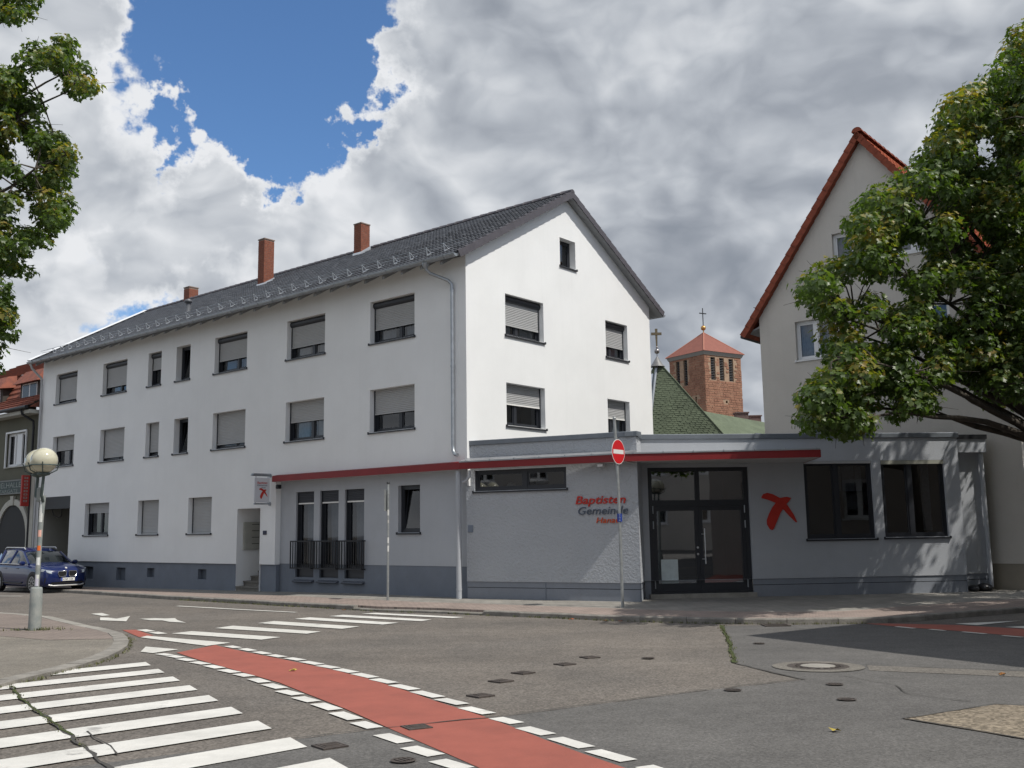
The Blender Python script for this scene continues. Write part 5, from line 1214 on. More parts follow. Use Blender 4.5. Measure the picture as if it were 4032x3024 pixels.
def tq(s, z): c = TP+tr*TWD/2+tl*TWD/2; e_ = TWD/2+s; return [tuple(c-tr*e_-tl*e_)+(z,), tuple(c+tr*e_-tl*e_)+(z,), tuple(c+tr*e_+tl*e_)+(z,), tuple(c-tr*e_+tl*e_)+(z,)]
k.hexa(tq(.10, 20.98)+tq(.28, 21.42)); k.build('cornice', mat('cornice_grey', (.22, .215, .20), .8), tw)
c = TP+tr*TWD/2+tl*TWD/2; apx = (c[0], c[1], 24.55); k = MB(); q = tq(.36, 21.42)
for i in range(4): k.poly([q[i], q[(i+1) % 4], apx])
k.poly(q); k.build('pyramid_roof', M_TROOF, tw)
k = MB()
for i in range(4): k.tube([q[i], apx], .07, 5)
k.build('hip_tiles', mat('hip_pale', (.40, .17, .12), .8), tw)
k = MB(); k.sphere((c[0], c[1], 25.15), .33); k.lathe(c[0], c[1], [(.10, 24.4), (.06, 24.9)], 8); k.build('golden_ball', mat('old_gold', (.48, .26, .09), .35, metal=.7), tw)
k = MB(); k.box(c[0]-.05, c[0]+.05, c[1]-.05, c[1]+.05, 25.4, 27.75); k.hexa([(c[0]-.5, c[1]-.3, 27.0), (c[0]+.5, c[1]+.2, 27.0), (c[0]+.5, c[1]+.3, 27.0), (c[0]-.5, c[1]-.2, 27.0), (c[0]-.5, c[1]-.3, 27.12), (c[0]+.5, c[1]+.2, 27.12), (c[0]+.5, c[1]+.3, 27.12), (c[0]-.5, c[1]-.2, 27.12)]); k.build('cross', M_BLACK, tw)

# ------------------------------------------------------------------ small tiled house between church and beige house
sh = thing('small_tiled_house', (14.5, 60, -2), 'small distant house with orange tiled roof and dark chimneys', 'house')
M_PTILE = mat('pale_orange_tile', (.38, .17, .10), .85, .25, 3, .3, 8)
k = MB(); k.box(11.5, 19.5, 60, 66, -2.3, 5.0); k.build('wall', M_BEIGE, sh)
k = MB()
for i in range(9):
    t0, t1 = i/9, (i+1)/9
    k.poly([(11.2, 59.6+3.4*t0, 4.9+1.55*t0+.05), (19.8, 59.6+3.4*t0, 4.9+1.55*t0+.05), (19.8, 59.6+3.4*t1, 4.9+1.55*t1), (11.2, 59.6+3.4*t1, 4.9+1.55*t1)])
    k.poly([(11.2, 59.6+3.4*t0, 4.9+1.55*t0-.02), (19.8, 59.6+3.4*t0, 4.9+1.55*t0-.02), (19.8, 59.6+3.4*t0, 4.9+1.55*t0+.05), (11.2, 59.6+3.4*t0, 4.9+1.55*t0+.05)])
k.poly([(11.2, 63, 6.45), (19.8, 63, 6.45), (19.8, 66.4, 4.9), (11.2, 66.4, 4.9)]); k.build('roof', M_PTILE, sh)
for x0, x1, y0, zt in ((13.75, 14.5, 60.4, 6.85), (15.05, 15.75, 62.3, 6.85)):
    k = MB(); k.box(x0, x1, y0, y0+.7, 4.6, zt); k.box(x0-.05, x1+.05, y0-.05, y0+.75, zt, zt+.08); k.build('chimney', mat('dark_chimney', (.14, .095, .085), .9, .3, 4), sh)

# ------------------------------------------------------------------ olive neighbour at the far left
M_OLIVE = mat('olive_plaster', (.115, .115, .088), .92, .12, 1.2, .3, 35, streak=.1)
M_TRIM = mat('pale_trim', (.42, .42, .38), .85, .12, 3)
M_RTILE = mat('old_red_tile', (.235, .075, .045), .85, .35, 4, .3, 20, col2=(.15, .055, .04))
olive = thing('olive_house', FA(28, 0, -2.1), 'olive green neighbouring house with arched doorway and red mansard roof', 'house')
OU0, OU1, OZ = 25.72, 38.0, 5.55
k = MB()
wall(FA, OU0, OU1, -2.6, OZ, [(26.92, 28.98, 3.18, 4.72, .12), (30.5, 32.5, 3.18, 4.72, .12)], k, 0, 0, 1, o=-.02)
k.build('street_wall', [M_OLIVE, M_DARK], olive)
for a, b in ((26.92, 28.98), (30.5, 32.5)):
    window(olive, FA, a, b, 3.18, 4.72, .14, 0, mull=[.36, .66], frame_m=M_WFRAME, sill_m=M_TRIM, gl=M_GLASS)
    k = MB()
    for q in ((a-.02, a+.05), (b-.05, b+.02)): k.fbox(FA, q[0], q[1], -.01, .05, 3.15, 4.75)
    k.fbox(FA, a-.02, b+.02, -.01, .052, 4.72, 4.80); k.fbox(FA, a+.62*(b-a)/2.06*.9, a+.62*(b-a)/2.06*.9+.5, -.12, -.05, 3.25, 4.65); k.build('window_surround', M_WFRAME, olive)
# arched doorway
k = MB(); n = 14; uc, r0, zs = 27.85, 1.45, -.05
def arch(r, o): return [FA(uc+r*math.cos(math.pi*i/n), o, zs+r*1.02*math.sin(math.pi*i/n)) for i in range(n+1)]
a_, b_, c_, d_2 = arch(r0, .06), arch(r0+.26, .06), arch(r0, -.02), arch(r0+.26, -.02)
for i in range(n): k.poly([a_[i], a_[i+1], b_[i+1], b_[i]]); k.poly([a_[i], a_[i+1], c_[i+1], c_[i]]); k.poly([b_[i], b_[i+1], d_2[i+1], d_2[i]])
for s_ in (1, -1): k.fbox(FA, uc+s_*(r0+.13)-.13, uc+s_*(r0+.13)+.13, -.02, .06, -2.4, zs)
k.hexa([FA(uc-.1, .0, zs+r0), FA(uc+.1, .0, zs+r0), FA(uc+.1, .1, zs+r0), FA(uc-.1, .1, zs+r0), FA(uc-.16, 0, zs+r0+.42), FA(uc+.16, 0, zs+r0+.42), FA(uc+.16, .12, zs+r0+.42), FA(uc-.16, .12, zs+r0+.42)]); k.build('door_arch', M_TRIM, olive)
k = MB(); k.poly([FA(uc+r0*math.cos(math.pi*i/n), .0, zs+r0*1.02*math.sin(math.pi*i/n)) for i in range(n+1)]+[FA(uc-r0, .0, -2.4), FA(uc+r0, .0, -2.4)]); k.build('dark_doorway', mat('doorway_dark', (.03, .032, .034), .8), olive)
k = MB(); k.fbox(FA, 25.74, 26.05, -.02, .09, -2.4, 2.75); k.build('pilaster', M_TRIM, olive)
# shop signs
s1 = thing('arcade_sign', FA(28.3, .05, 1.93), 'dark green sign board with pale capitals above the arch', 'sign')
k = MB(); k.fbox(FA, 26.88, 30.0, .003, .08, 1.93, 2.55, bev=.01); k.build('sign_board', mat('sign_dark_green', (.018, .035, .032), .5), s1)
k = MB()
for z in (1.93, 2.52): k.fbox(FA, 26.86, 30.02, .08, .095, z-.02, z+.04)
for u in (26.86, 29.99): k.fbox(FA, u, u+.03, .0, .095, 1.91, 2.56)
k.build('sign_frame', mat('frame_grey', (.16, .17, .165), .6), s1)
M_PALE = mat('pale_letters', (.22, .25, .235), .6)
text(FA, 'SPIELHALLE', 29.75, 2.21, .24, .081, M_PALE, s1, 'lettering', -1, 0, 0, .008, 2.7)
text(FA, 'STARGATE', 29.45, 1.98, .15, .081, M_PALE, s1, 'lettering', -1, 0, 0, .008, 2.1)
s2 = thing('red_upright_sign', FA(26.25, .1, 1.3), 'narrow red upright sign with pale letters beside the dark sign', 'sign')
F2 = Frame(FA(26.12, .02, 0)[:2], -dB, -dA)
k = MB(); k.fbox(F2, .12, .46, -.06, .06, 1.32, 2.68, bev=.01); k.build('sign_box', mat('sign_box_red', (.36, .030, .022), .5), s2)
k = MB()
for z in (1.5, 2.5): k.tube([F2(-.02, 0, z), F2(.14, 0, z)], .02, 6)
k.build('sign_bracket', M_ZINC, s2)
for i in range(8):
    k = MB(); k.fbox(F2, .21, .37, .061, .066, 2.52-i*.145, 2.60-i*.145); k.fbox(F2, .25, .33, .0655, .068, 2.54-i*.145, 2.58-i*.145, 1)
    k.build('letter', [M_PALE, mat('sign_box_red', (.36, .030, .022), .5)], s2)
# mansard roof: lower steep tiled slope, dormer, upper slope; each tile course stepped
k = MB()
def course(u0, u1, o0, z0, o1, z1, n):
    for i in range(n):
        t0, t1 = i/n, (i+1)/n
        p = lambda u, t, h: FA(u, o0+(o1-o0)*t+h*.5, z0+(z1-z0)*t+h)
        k.poly([p(u0, t0, .06), p(u1, t0, .06), p(u1, t1, .0), p(u0, t1, .0)]); k.poly([p(u0, t0, -.02), p(u1, t0, -.02), p(u1, t0, .06), p(u0, t0, .06)])
course(25.75, OU1, .55, 5.72, -.75, 6.55, 5); course(25.75, OU1, -.75, 6.55, -1.3, 7.85, 5); course(25.75, OU1, -1.2, 7.85, -4.5, 9.6, 9)
k.poly([FA(25.74, .5, 5.7), FA(25.74, -.75, 6.5), FA(25.74, -1.3, 7.8), FA(25.74, -4.5, 9.6), FA(25.74, -8, 5.7)])
orf = k.build('roof', M_RTILE, olive)
k = MB(); k.poly([FA(25.74, -4.5, 9.6), FA(OU1, -4.5, 9.6), FA(OU1, -9, 6), FA(25.74, -9, 6)]); k.build('rear_roof', M_RTILE, olive)
k = MB(); k.fbox(FA, OU0, OU1, -.02, .5, 5.42, 5.58); k.build('eaves_board', M_TRIM, olive)
k = MB(); k.tube([FA(25.75, .62, 5.68), FA(OU1, .62, 5.68)], .085, 8); k.build('gutter', M_BLACK, olive)
k = MB(); k.tube([FA(26.3, .6, 5.6), FA(26.3, .55, 5.4), FA(26.1, .12, 5.1), FA(26.1, .1, 4.8), FA(26.1, .1, -2.2)], .055, 8); k.build('downpipe', M_BLACK, olive)
for uc in (28.1, 32.0):     # dormers with hipped tile hoods
    k = MB(); k.fbox(FA, uc-1.0, uc+1.0, -2.2, -.55, 6.2, 7.35); dm = k.build('dormer', mat('dormer_board', (.055, .048, .042), .85, .2, 5), olive)
    k = MB(); k.hexa([FA(uc-1.25, -2.6, 7.45), FA(uc+1.25, -2.6, 7.45), FA(uc+1.25, -.25, 7.1), FA(uc-1.25, -.25, 7.1), FA(uc-1.0, -2.6, 8.15), FA(uc+1.0, -2.6, 8.15), FA(uc+1.0, -.75, 7.75), FA(uc-1.0, -.75, 7.75)]); k.build('dormer_hood', M_RTILE, dm)
    k = MB(); k.fbox(FA, uc-.75, uc+.75, -.55, -.52, 6.4, 7.1); k.fbox(FA, uc-.70, uc-.05, -.52, -.515, 6.45, 7.05, 1); k.fbox(FA, uc+.05, uc+.70, -.52, -.515, 6.45, 7.05, 1); k.build('dormer_window', [M_WFRAME, mat('dormer_pane', (.03, .033, .036), .25)], dm)
chimney(olive, 30.2, -6.2, .8, .6, 8.0, 9.95, skirt=False)
c = FA(30.2, -6.2, 0); k = MB(); k.lathe(c[0], c[1], [(.16, 9.9), (.16, 10.2), (.24, 10.25), (.26, 10.42), (.20, 10.6), (.05, 10.75)], 12); k.build('chimney_cowl', M_ZINC, olive)

# ------------------------------------------------------------------ houses across the street, out of frame: they throw the shadow on the right and stand in the reflections
M_TAUPE = mat('taupe_plaster', (.36, .32, .29), .92, .08, 1, .3, 35); M_GREYH = mat('cream_plaster', (.50, .47, .43), .92, .08, 1, .3, 35)
def block(name, p, e1, e2, L1, L2, z0, z1, m, label, ncol, rows):
    t = thing(name, (p[0], p[1], z0), label, 'house')
    e1, e2 = np.array(e1)/np.linalg.norm(e1), np.array(e2)/np.linalg.norm(e2)
    def outward(d, q): n = np.array((d[1], -d[0])); c = np.array(p)+e1*L1/2+e2*L2/2; return n if np.dot(n, np.array(q)-c) > 0 else -n
    q = np.array(p)
    sides = [(q, e1, L1), (q, e2, L2), (q+e2*L2, e1, L1), (q+e1*L1, e2, L2)]
    k = MB(); frames = []
    for s_, (a, d, L) in enumerate(sides):
        n = outward(d, a+d*L/2); F = Frame(a, d, n); hol = []
        if s_ < 2:
            nc = max(1, int(L/3.2))
            for i in range(nc):
                for r_ in rows:
                    u = (i+.5)*L/nc; hol.append((u-.6, u+.6, r_, r_+1.45, .15))
        wall(F, 0, L, z0, z1, hol, k, 0, 0, 1); frames.append((F, hol))
    cs = [q, q+e1*L1, q+e1*L1+e2*L2, q+e2*L2]
    k.poly([(*c_, z1) for c_ in cs]); k.build('wall', [m, M_DARK], t)
    for F, hol in frames:
        for h in hol: window(t, F, *h[:4], .15, 0, mull=.5, frame_m=M_WFRAME, sill_m=M_WFRAME, gl=M_GLASSD)
    k = MB(); c_ = sum(cs)/4
    k.hexa([(*(c_+(x-c_)*1.04), z1) for x in cs]+[(*(c_+(x-c_)*1.04), z1+.25) for x in cs]); k.build('roof_slab', M_COP, t)
HB = 9.8
block('taupe_corner_house', (4.45+HB/math.tan(SUN_EL)*math.cos(SUN_AZ), 17.95+HB/math.tan(SUN_EL)*math.sin(SUN_AZ)), (.81, .59), (.44, -.90), 15, 17, -2.0, HB-2.0-.25, M_TAUPE, 'taupe corner house reflected in the large annex windows', 4, (.2, 3.2, 6.0))
block('cream_street_house', (-6, -9), (1, .08), (-.08, -1), 36, 9, -2.0, 9, M_GREYH, 'cream house reflected in the left leaf of the glass entrance', 9, (.2, 3.2, 6.2))

block('grey_row_house', (-37, 16), (.64, -.77), (-.77, -.64), 17, 10, -2.2, 8.0, mat('grey_row_plaster', (.33, .32, .31), .92, .1, 1), 'grey house reflected in the street front windows', 5, (.0, 3.0, 5.6))

# ------------------------------------------------------------------ street lamp with two globes
M_GALV = mat('galvanised', (.38, .40, .40), .5, .25, 6, .15, 40, metal=.55, streak=.2)
M_LPOLE = mat('weathered_pole_paint', (.20, .225, .22), .65, .3, 5, .2, 40, streak=.25, col2=(.30, .31, .29))
M_GLOBE = mat('globe_glass', (.52, .50, .38), .12, .12, 4, spec=.6, coat=.4)
M_ARM = mat('lamp_arm', (.07, .095, .09), .5, .2, 8)
def lamp(x, y, zb, label, group):
    t = thing('street_lamp', (x, y, zb), label, 'street lamp', group)
    k = MB(); k.lathe(x, y, [(.125, zb-.1), (.122, zb+.6), (.112, zb+.84), (.10, zb+.875), (.052, zb+.88)], 18); k.build('lamp_base', M_LPOLE, t)
    k = MB(); k.tube([(x, y, zb+.85), (x+.015, y, zb+2.3), (x+.04, y, zb+2.75)], .048, 12); k.build('pole', M_LPOLE, t)
    for dx, dy in ((.04, -.14), (-.26, .24)):
        k = MB(); gx, gy = x+.04+dx, y+dy; k.tube([(x+.04, y, zb+2.6), (gx-.02, gy, zb+2.75), (gx, gy, zb+3.10), (gx, gy, zb+3.2)], .032, 8)
        k.lathe(gx, gy, [(.03, zb+3.14), (.12, zb+3.17), (.13, zb+3.21), (.05, zb+3.235)], 14)
        for q in range(4):
            a = q*math.pi/2+.35; c_, s_ = math.cos(a), math.sin(a)
            k.tube([(gx+.12*c_, gy+.12*s_, zb+3.20), (gx+.25*c_, gy+.25*s_, zb+3.27), (gx+.30*c_, gy+.30*s_, zb+3.43)], .012, 5)
        n = 20; k.tube([(gx+.275*math.cos(2*math.pi*q/n), gy+.275*math.sin(2*math.pi*q/n), zb+3.37) for q in range(n+1)], .014, 5, cap=False)
        arm = k.build('lamp_arm', M_ARM, t)
        k = MB(); k.sphere((gx, gy, zb+3.47), .265, 24, 16); k.build('lamp_globe', M_GLOBE, t)
    k = MB(); k.fbox(Frame((x+.02, y), (1, 0), (0, -1)), -.11, -.01, -.05, .06, zb+2.62, zb+2.92, bev=.02); k.build('control_box', M_LPOLE, t)
    return t
LX, LY, LZ = -9.84, 20.71, -1.91
lampo = lamp(LX, LY, LZ, 'street lamp with two cream globes at the left edge', None)
for (z, h, w_, col, nm) in [(1.90, .14, .06, (.75, .42, .34), 'pink_sticker'), (1.62, .10, .05, (.75, .16, .03), 'orange_sticker'), (1.32, .16, .06, (.72, .74, .72), 'white_sticker'), (1.05, .08, .05, (.70, .72, .66), 'white_sticker'), (.90-.0, .22, .06, (.55, .54, .62), 'white_sticker'), (2.42, .42, .09, (.55, .57, .56), 'torn_poster'), (2.2, .25, .06, (.62, .63, .60), 'torn_poster')]:
    k = MB(); n = 8
    for q in range(n):
        a0_, a1_ = -2.2+1.5*q/n, -2.2+1.5*(q+1)/n; rr = .0505
        cx = LX+.015*min(1, z/2.3)
        k.poly([(cx+rr*math.cos(a), LY+rr*math.sin(a), LZ+zz) for a, zz in ((a0_, z), (a1_, z), (a1_, z+h), (a0_, z+h))])
    k.build(nm, mat(nm+str(round(z, 2)), col, .6, .15, 25), lampo)
lamp(8.0, 14.1, road_z(14.1), 'street lamp with two globes on the right, seen in the door reflection', None)

# ------------------------------------------------------------------ sign poles
SPX, SPY = 2.52, 23.71; SPZ = -1.86
sp = thing('sign_post', (SPX, SPY, SPZ), 'tall galvanised post carrying the round no entry sign', 'post')
k = MB(); k.tube([(SPX, SPY, SPZ-.05), (SPX-.02, SPY, 1.0), (SPX-.065, SPY, 2.62)], .036, 12); k.build('pole', M_GALV, sp)
k = MB(); k.lathe(SPX-.065, SPY, [(.042, 2.60), (.042, 2.64), (.01, 2.65)], 12); k.build('post_cap', M_GALV, sp)
ns = Vector((.80, -.60, 0)); us_ = Vector((.60, .80, 0)); sc_ = Vector((SPX-.045, SPY, 1.80))+ns*.055
sg = thing('no_entry_sign', sc_, 'round red no entry sign with white bar on the tall post', 'traffic sign')
def disc(r, o, th, m, nm, n=40):
    k = MB(); k.extr([sc_+us_*(r*math.cos(2*math.pi*i/n))+Vector((0, 0, 1))*(r*math.sin(2*math.pi*i/n))+ns*o for i in range(n)], ns*th); return k.build(nm, m, sg, recalc=True)
disc(.30, 0, .006, mat('sign_white_face', (.68, .68, .67), .4), 'sign_plate'); disc(.285, .0065, .002, mat('traffic_red', (.52, .010, .014), .4), 'red_disc')
k = MB(); k.extr([sc_+us_*a+Vector((0, 0, b))+ns*.009 for a, b in ((-.235, -.05), (.235, -.05), (.235, .05), (-.235, .05))], ns*.002); k.build('white_bar', mat('sign_white_face', (.7, .7, .7)), sg, recalc=True)
k = MB()
for dz in (-.16, .16): k.tube([sc_+Vector((0, 0, dz))-us_*.11-ns*.012, sc_+Vector((0, 0, dz))+us_*.11-ns*.012], .012, 5); k.lathe(SPX-.045, SPY, [(.042, 1.8+dz-.02), (.042, 1.8+dz+.02)], 12)
k.build('clamp', M_GALV, sg)
st = thing('blue_sticker', (SPX, SPY, .15), 'small blue sticker wrapped round the sign post', 'sticker'); k = MB()
for q in range(14):
    a0_, a1_ = -2.9+2.7*q/14, -2.9+2.7*(q+1)/14; rr = .0385+.024*abs(math.sin((q-7)/7*1.2))
    rr2 = .0385+.024*abs(math.sin((q-6)/7*1.2))
    k.poly([(SPX-.012+r_*math.cos(a), SPY+r_*math.sin(a), zz) for a, r_, zz in ((a0_, rr, .14), (a1_, rr2, .14), (a1_, rr2, .33), (a0_, rr, .33))])
k.build('sticker_sheet', mat('sticker_blue', (.018, .045, .26), .4), st)
k = MB()
for dz, a in ((.20, -1.6), (.235, -1.35), (.235, -1.85), (.27, -1.6), (.30, -1.4), (.30, -1.8), (.17, -1.4), (.17, -1.8)): k.sphere((SPX-.012+.046*math.cos(a), SPY+.046*math.sin(a), dz), .0075, 6, 4)
k.build('sticker_print', mat('print_pale', (.5, .55, .65), .5), st)
PX, PY = -3.44, 27.24; PZ = -1.86
s2_ = thing('sign_post', (PX, PY, PZ), 'bare galvanised post with a sign seen edge-on before the grey front', 'post')
k = MB(); k.tube([(PX, PY, PZ-.05), (PX, PY, 1.30)], .034, 12); k.build('pole', M_GALV, s2_)
k = MB(); k.lathe(PX, PY, [(.04, 1.28), (.042, 1.33), (.01, 1.34)], 12); k.build('post_cap', M_BLACK, s2_)
es = thing('edge_on_sign', (PX, PY, .8), 'thin metal sign seen edge-on near the post top', 'traffic sign')
sdv = Vector((.13, .99, 0)); nsv = Vector((-.99, .13, 0)); k = MB(); c0_ = Vector((PX, PY, .83))+nsv*.05
k.extr([c0_+sdv*a+Vector((0, 0, b)) for a, b in ((-.21, -.29), (.21, -.29), (.21, .29), (-.21, .29))], nsv*.006); k.build('sign_plate', M_GALV, es, recalc=True)
k = MB()
for dz in (-.18, .18): k.tube([(PX, PY, .83+dz), tuple(c0_+Vector((0, 0, dz)))], .012, 5); k.lathe(PX, PY, [(.04, .81+dz), (.04, .85+dz)], 12)
k.build('clamp', M_GALV, es)
for i, (z, h, col) in enumerate([(.42, .16, (.6, .6, .58)), (.22, .08, (.45, .44, .42)), (-.32, .15, (.66, .66, .64)), (-.55, .16, (.66, .66, .64))]):
    k = MB()
    for q in range(6):
        a0_, a1_ = -2.2+1.6*q/6, -2.2+1.6*(q+1)/6; k.poly([(PX+.0365*math.cos(a), PY+.0365*math.sin(a), zz) for a, zz in ((a0_, z), (a1_, z), (a1_, z+h), (a0_, z+h))])
    k.build('sticker', mat('post_sticker%d' % i, col, .6, .2, 30), s2_)

# ------------------------------------------------------------------ parked blue car
CARF = np.array((-16.80, 37.72)); cz = road_z(37.5)-.0
hd = np.array((.769, -.639)); sdn = np.array((-.639, -.769))     # heading to the right, right-hand side towards the camera
car = thing('parked_car', (CARF[0], CARF[1], cz), 'dark blue suv parked at the left kerb facing right', 'car')
M_CARB = mat('car_blue', (.005, .014, .080), .25, spec=.4, coat=.6); M_CARBLK = mat('car_black', (.012, .012, .013), .5)
M_CARGL = mat('car_glass', (.012, .016, .018), .05, spec=.7, coat=.5); M_CHROME = mat('chrome', (.75, .76, .78), .15, metal=1.0); M_TYRE = mat('tyre', (.015, .015, .016), .85)
M_RIM = mat('alloy', (.42, .42, .42), .35, metal=.7); M_LAMPG = mat('headlamp_glass', (.45, .50, .55), .08, spec=.8, coat=1.); M_SILV = mat('silver_trim', (.55, .55, .54), .35, metal=.4)
# car frame: x back from the front bumper, y outward to the camera side (0 = car centre), z above road
CC = CARF-sdn*.0
def cp(x, y, z): q = CC-hd*x+sdn*y; return (q[0], q[1], cz+z)
class CF:
    def __call__(s, u, o, z): return cp(u, o, z)
FC = CF()
W2 = .91
st_ = [  # x, half width, z bottom, z shoulder, z top (bonnet/deck)
 (0.00, .52, .42, .66, .72), (.05, .68, .30, .76, .84), (.16, .80, .24, .84, .92), (.40, .88, .22, .90, .99), (.80, .905, .22, .95, 1.04), (1.25, W2, .22, .98, 1.09), (1.55, W2, .22, 1.0, 1.12), (2.4, W2, .22, 1.01, 1.10), (3.4, W2, .22, 1.03, 1.10), (4.1, .90, .25, 1.05, 1.10), (4.45, .86, .30, 1.02, 1.06), (4.60, .78, .42, .90, .95)]
def sect(x, w_, zb, zs_, zt):
    half = [(w_*.90, zb), (w_*.99, zb+.10), (w_, (zb+zs_)/2-.03), (w_*.995, zs_-.10), (w_*.965, zs_), (w_*.90, zs_+(zt-zs_)*.55), (w_*.62, zt-.012), (w_*.30, zt)]
    return [(y, z) for y, z in half]+[(0, zt+.006)]+[(-y, z) for y, z in half[::-1]]
b_ = MB(); ss_ = [sect(*q) for q in st_]; m_ = len(ss_[0]); vs = [cp(q[0], y, z) for q, s_ in zip(st_, ss_) for y, z in s_]
b_.mesh(vs, [(i*m_+j, i*m_+j+1, (i+1)*m_+j+1, (i+1)*m_+j) for i in range(len(st_)-1) for j in range(m_-1)]+[((i)*m_, (i+1)*m_, (i+1)*m_+m_-1, i*m_+m_-1) for i in range(len(st_)-1)]+[tuple(range(m_)), tuple((len(st_)-1)*m_+j for j in range(m_-1, -1, -1))], sm=True)
body = b_.build('body', M_CARB, car, weld=True, recalc=True)
# greenhouse
gs = [(1.38, .74, 1.08, .70, 1.10), (2.05, .80, 1.09, .64, 1.50), (2.45, .82, 1.09, .61, 1.60), (3.2, .82, 1.09, .60, 1.635), (3.9, .80, 1.09, .58, 1.60), (4.25, .78, 1.08, .56, 1.52), (4.55, .74, 1.05, .62, 1.12)]
k = MB(); vs = []
for x, wb, zb, wt, zt in gs: vs += [cp(x, wb+.075, zb-.03), cp(x, wt+.06, zt-.06), cp(x, wt-.04, zt), cp(x, 0, zt+.02), cp(x, -wt+.04, zt), cp(x, -wt-.06, zt-.06), cp(x, -wb-.075, zb-.03)]
k.mesh(vs, [(i*7+j, i*7+j+1, (i+1)*7+j+1, (i+1)*7+j) for i in range(len(gs)-1) for j in range(6)]+[tuple(range(7)), tuple((len(gs)-1)*7+j for j in range(6, -1, -1))], sm=True); k.build('cabin_glass', M_CARGL, car, weld=True, recalc=True)
k = MB()     # roof skin and pillars over the glass
rp_ = gs[1:6]; vs = []
for x, wb, zb, wt, zt in rp_: vs += [cp(x+.02, wt+.055, zt-.045), cp(x+.02, wt-.04, zt+.012), cp(x+.02, 0, zt+.034), cp(x+.02, -wt+.04, zt+.012), cp(x+.02, -wt-.055, zt-.045)]
k.mesh(vs, [(i*5+j, i*5+j+1, (i+1)*5+j+1, (i+1)*5+j) for i in range(len(rp_)-1) for j in range(4)], sm=True)
for s_ in (1, -1):
    for a_, b2_ in (((1.36, .83, 1.05), (2.08, .70, 1.47)), ((2.85, .895, 1.06), (2.75, .66, 1.57)), ((3.75, .885, 1.06), (3.85, .63, 1.56))):
        pa, pb = Vector(cp(a_[0], s_*a_[1], a_[2])), Vector(cp(b2_[0], s_*b2_[1], b2_[2])); k.tube([pa, pb], .045, 6)
k.build('roof', M_CARB, car)
k = MB()
for s_ in (1, -1): k.tube([cp(2.2, s_*.60, 1.60), cp(2.3, s_*.61, 1.665), cp(3.9, s_*.57, 1.675), cp(4.05, s_*.56, 1.61)], .022, 6)
k.build('roof_rail', M_SILV, car)
k = MB()
for s_ in (1, -1): k.tube([cp(1.45, s_*.915, 1.035), cp(2.4, s_*.915, 1.05), cp(3.9, s_*.905, 1.06)], .016, 5)
k.build('window_trim', M_SILV, car)
for x in (.86, 3.72):
    for s_ in (1, -1):
        k = MB(); n = 20; ct = lambda a, r_, y: cp(x+r_*math.cos(a), y, .35+r_*math.sin(a))
        arc = [ct(math.pi*q/12, .44, s_*(W2+.004)) for q in range(13)]; k.poly(arc+[cp(x-.44, s_*(W2+.004), .22), cp(x+.44, s_*(W2+.004), .22)]); k.build('wheel_arch', M_CARBLK, car)
        k = MB()
        for ra, rb_, ya, yb in ((.355, .355, .74, .91), (.355, .335, .91, .925), (.335, .26, .925, .925)):
            k.mesh([ct(2*math.pi*q/n, ra, s_*ya) for q in range(n)]+[ct(2*math.pi*q/n, rb_, s_*yb) for q in range(n)], [(q, (q+1) % n, n+(q+1) % n, n+q) for q in range(n)], sm=False)
        wh = k.build('wheel', M_TYRE, car)
        k = MB(); k.poly([ct(2*math.pi*q/n, .26, s_*.90) for q in range(n)], 1)
        for q in range(10):
            a = 2*math.pi*q/10; k.poly([ct(a-.25, .06, s_*.93), ct(a+.25, .06, s_*.93), ct(a+.09, .255, s_*.925), ct(a-.09, .255, s_*.925)])
        k.mesh([ct(2*math.pi*q/n, .262, s_*.928) for q in range(n)]+[ct(2*math.pi*q/n, .235, s_*.928) for q in range(n)], [(q, (q+1) % n, n+(q+1) % n, n+q) for q in range(n)])
        k.build('rim', [M_RIM, M_CARBLK], wh)
def front_poly(nm, pts, m, dx=-.012, th=None):   # pieces on the nose: (y, z, x)
    k = MB(); k.poly([cp(x+dx, y, z) for y, z, x in pts]); return k.build(nm, m, car)
for s_ in (1, -1):
    front_poly('grille', [(s_*.05, .80, -.005), (s_*.34, .79, .01), (s_*.36, .72, .005), (s_*.30, .60, -.002), (s_*.08, .60, -.01), (s_*.05, .68, -.01)], M_CARBLK, -.02)
    k = MB(); pts = [cp(x-.025, y, z) for y, z, x in [(s_*.05, .80, -.005), (s_*.34, .79, .01), (s_*.36, .72, .005), (s_*.30, .60, -.002), (s_*.08, .60, -.01), (s_*.05, .68, -.01), (s_*.05, .80, -.005)]]; k.tube(pts, .012, 5); k.build('grille_surround', M_CHROME, car)
    k = MB(); k.hexa([cp(.03, s_*.42, .70), cp(.02, s_*.66, .73), cp(.30, s_*.865, .80), cp(.34, s_*.80, .78), cp(.05, s_*.42, .80), cp(.05, s_*.66, .83), cp(.28, s_*.86, .89), cp(.32, s_*.80, .88)]); k.build('headlight', M_LAMPG, car)
    front_poly('fog_intake', [(s_*.50, .52, .04), (s_*.78, .56, .14), (s_*.80, .40, .16), (s_*.52, .40, .05)], M_CARBLK, -.02)
    k = MB(); k.fbox(FC, 1.42, 1.58, s_*.92 if s_ > 0 else -1.12, 1.12 if s_ > 0 else -.92, 1.02, 1.17, bev=.04); k.build('wing_mirror', M_CARB, car)
k = MB(); k.fbox(FC, -.035, .0, -.28, .24, .44, .55); np_ = k.build('number_plate', mat('plate_white', (.72, .72, .70), .5), car)
k = MB(); k.fbox(FC, -.037, -.034, .19, .24, .44, .55); k.build('plate_strip', mat('plate_eu_blue', (.02, .06, .4), .5), np_)
class NF:
    def __call__(s, u, o, z): return cp(-.036-o, -u, z)
text(NF(), 'H NF 1154', -.17, .46, .07, .001, M_BLACK, np_, 'lettering', 1, 0, .005, .001, .38)
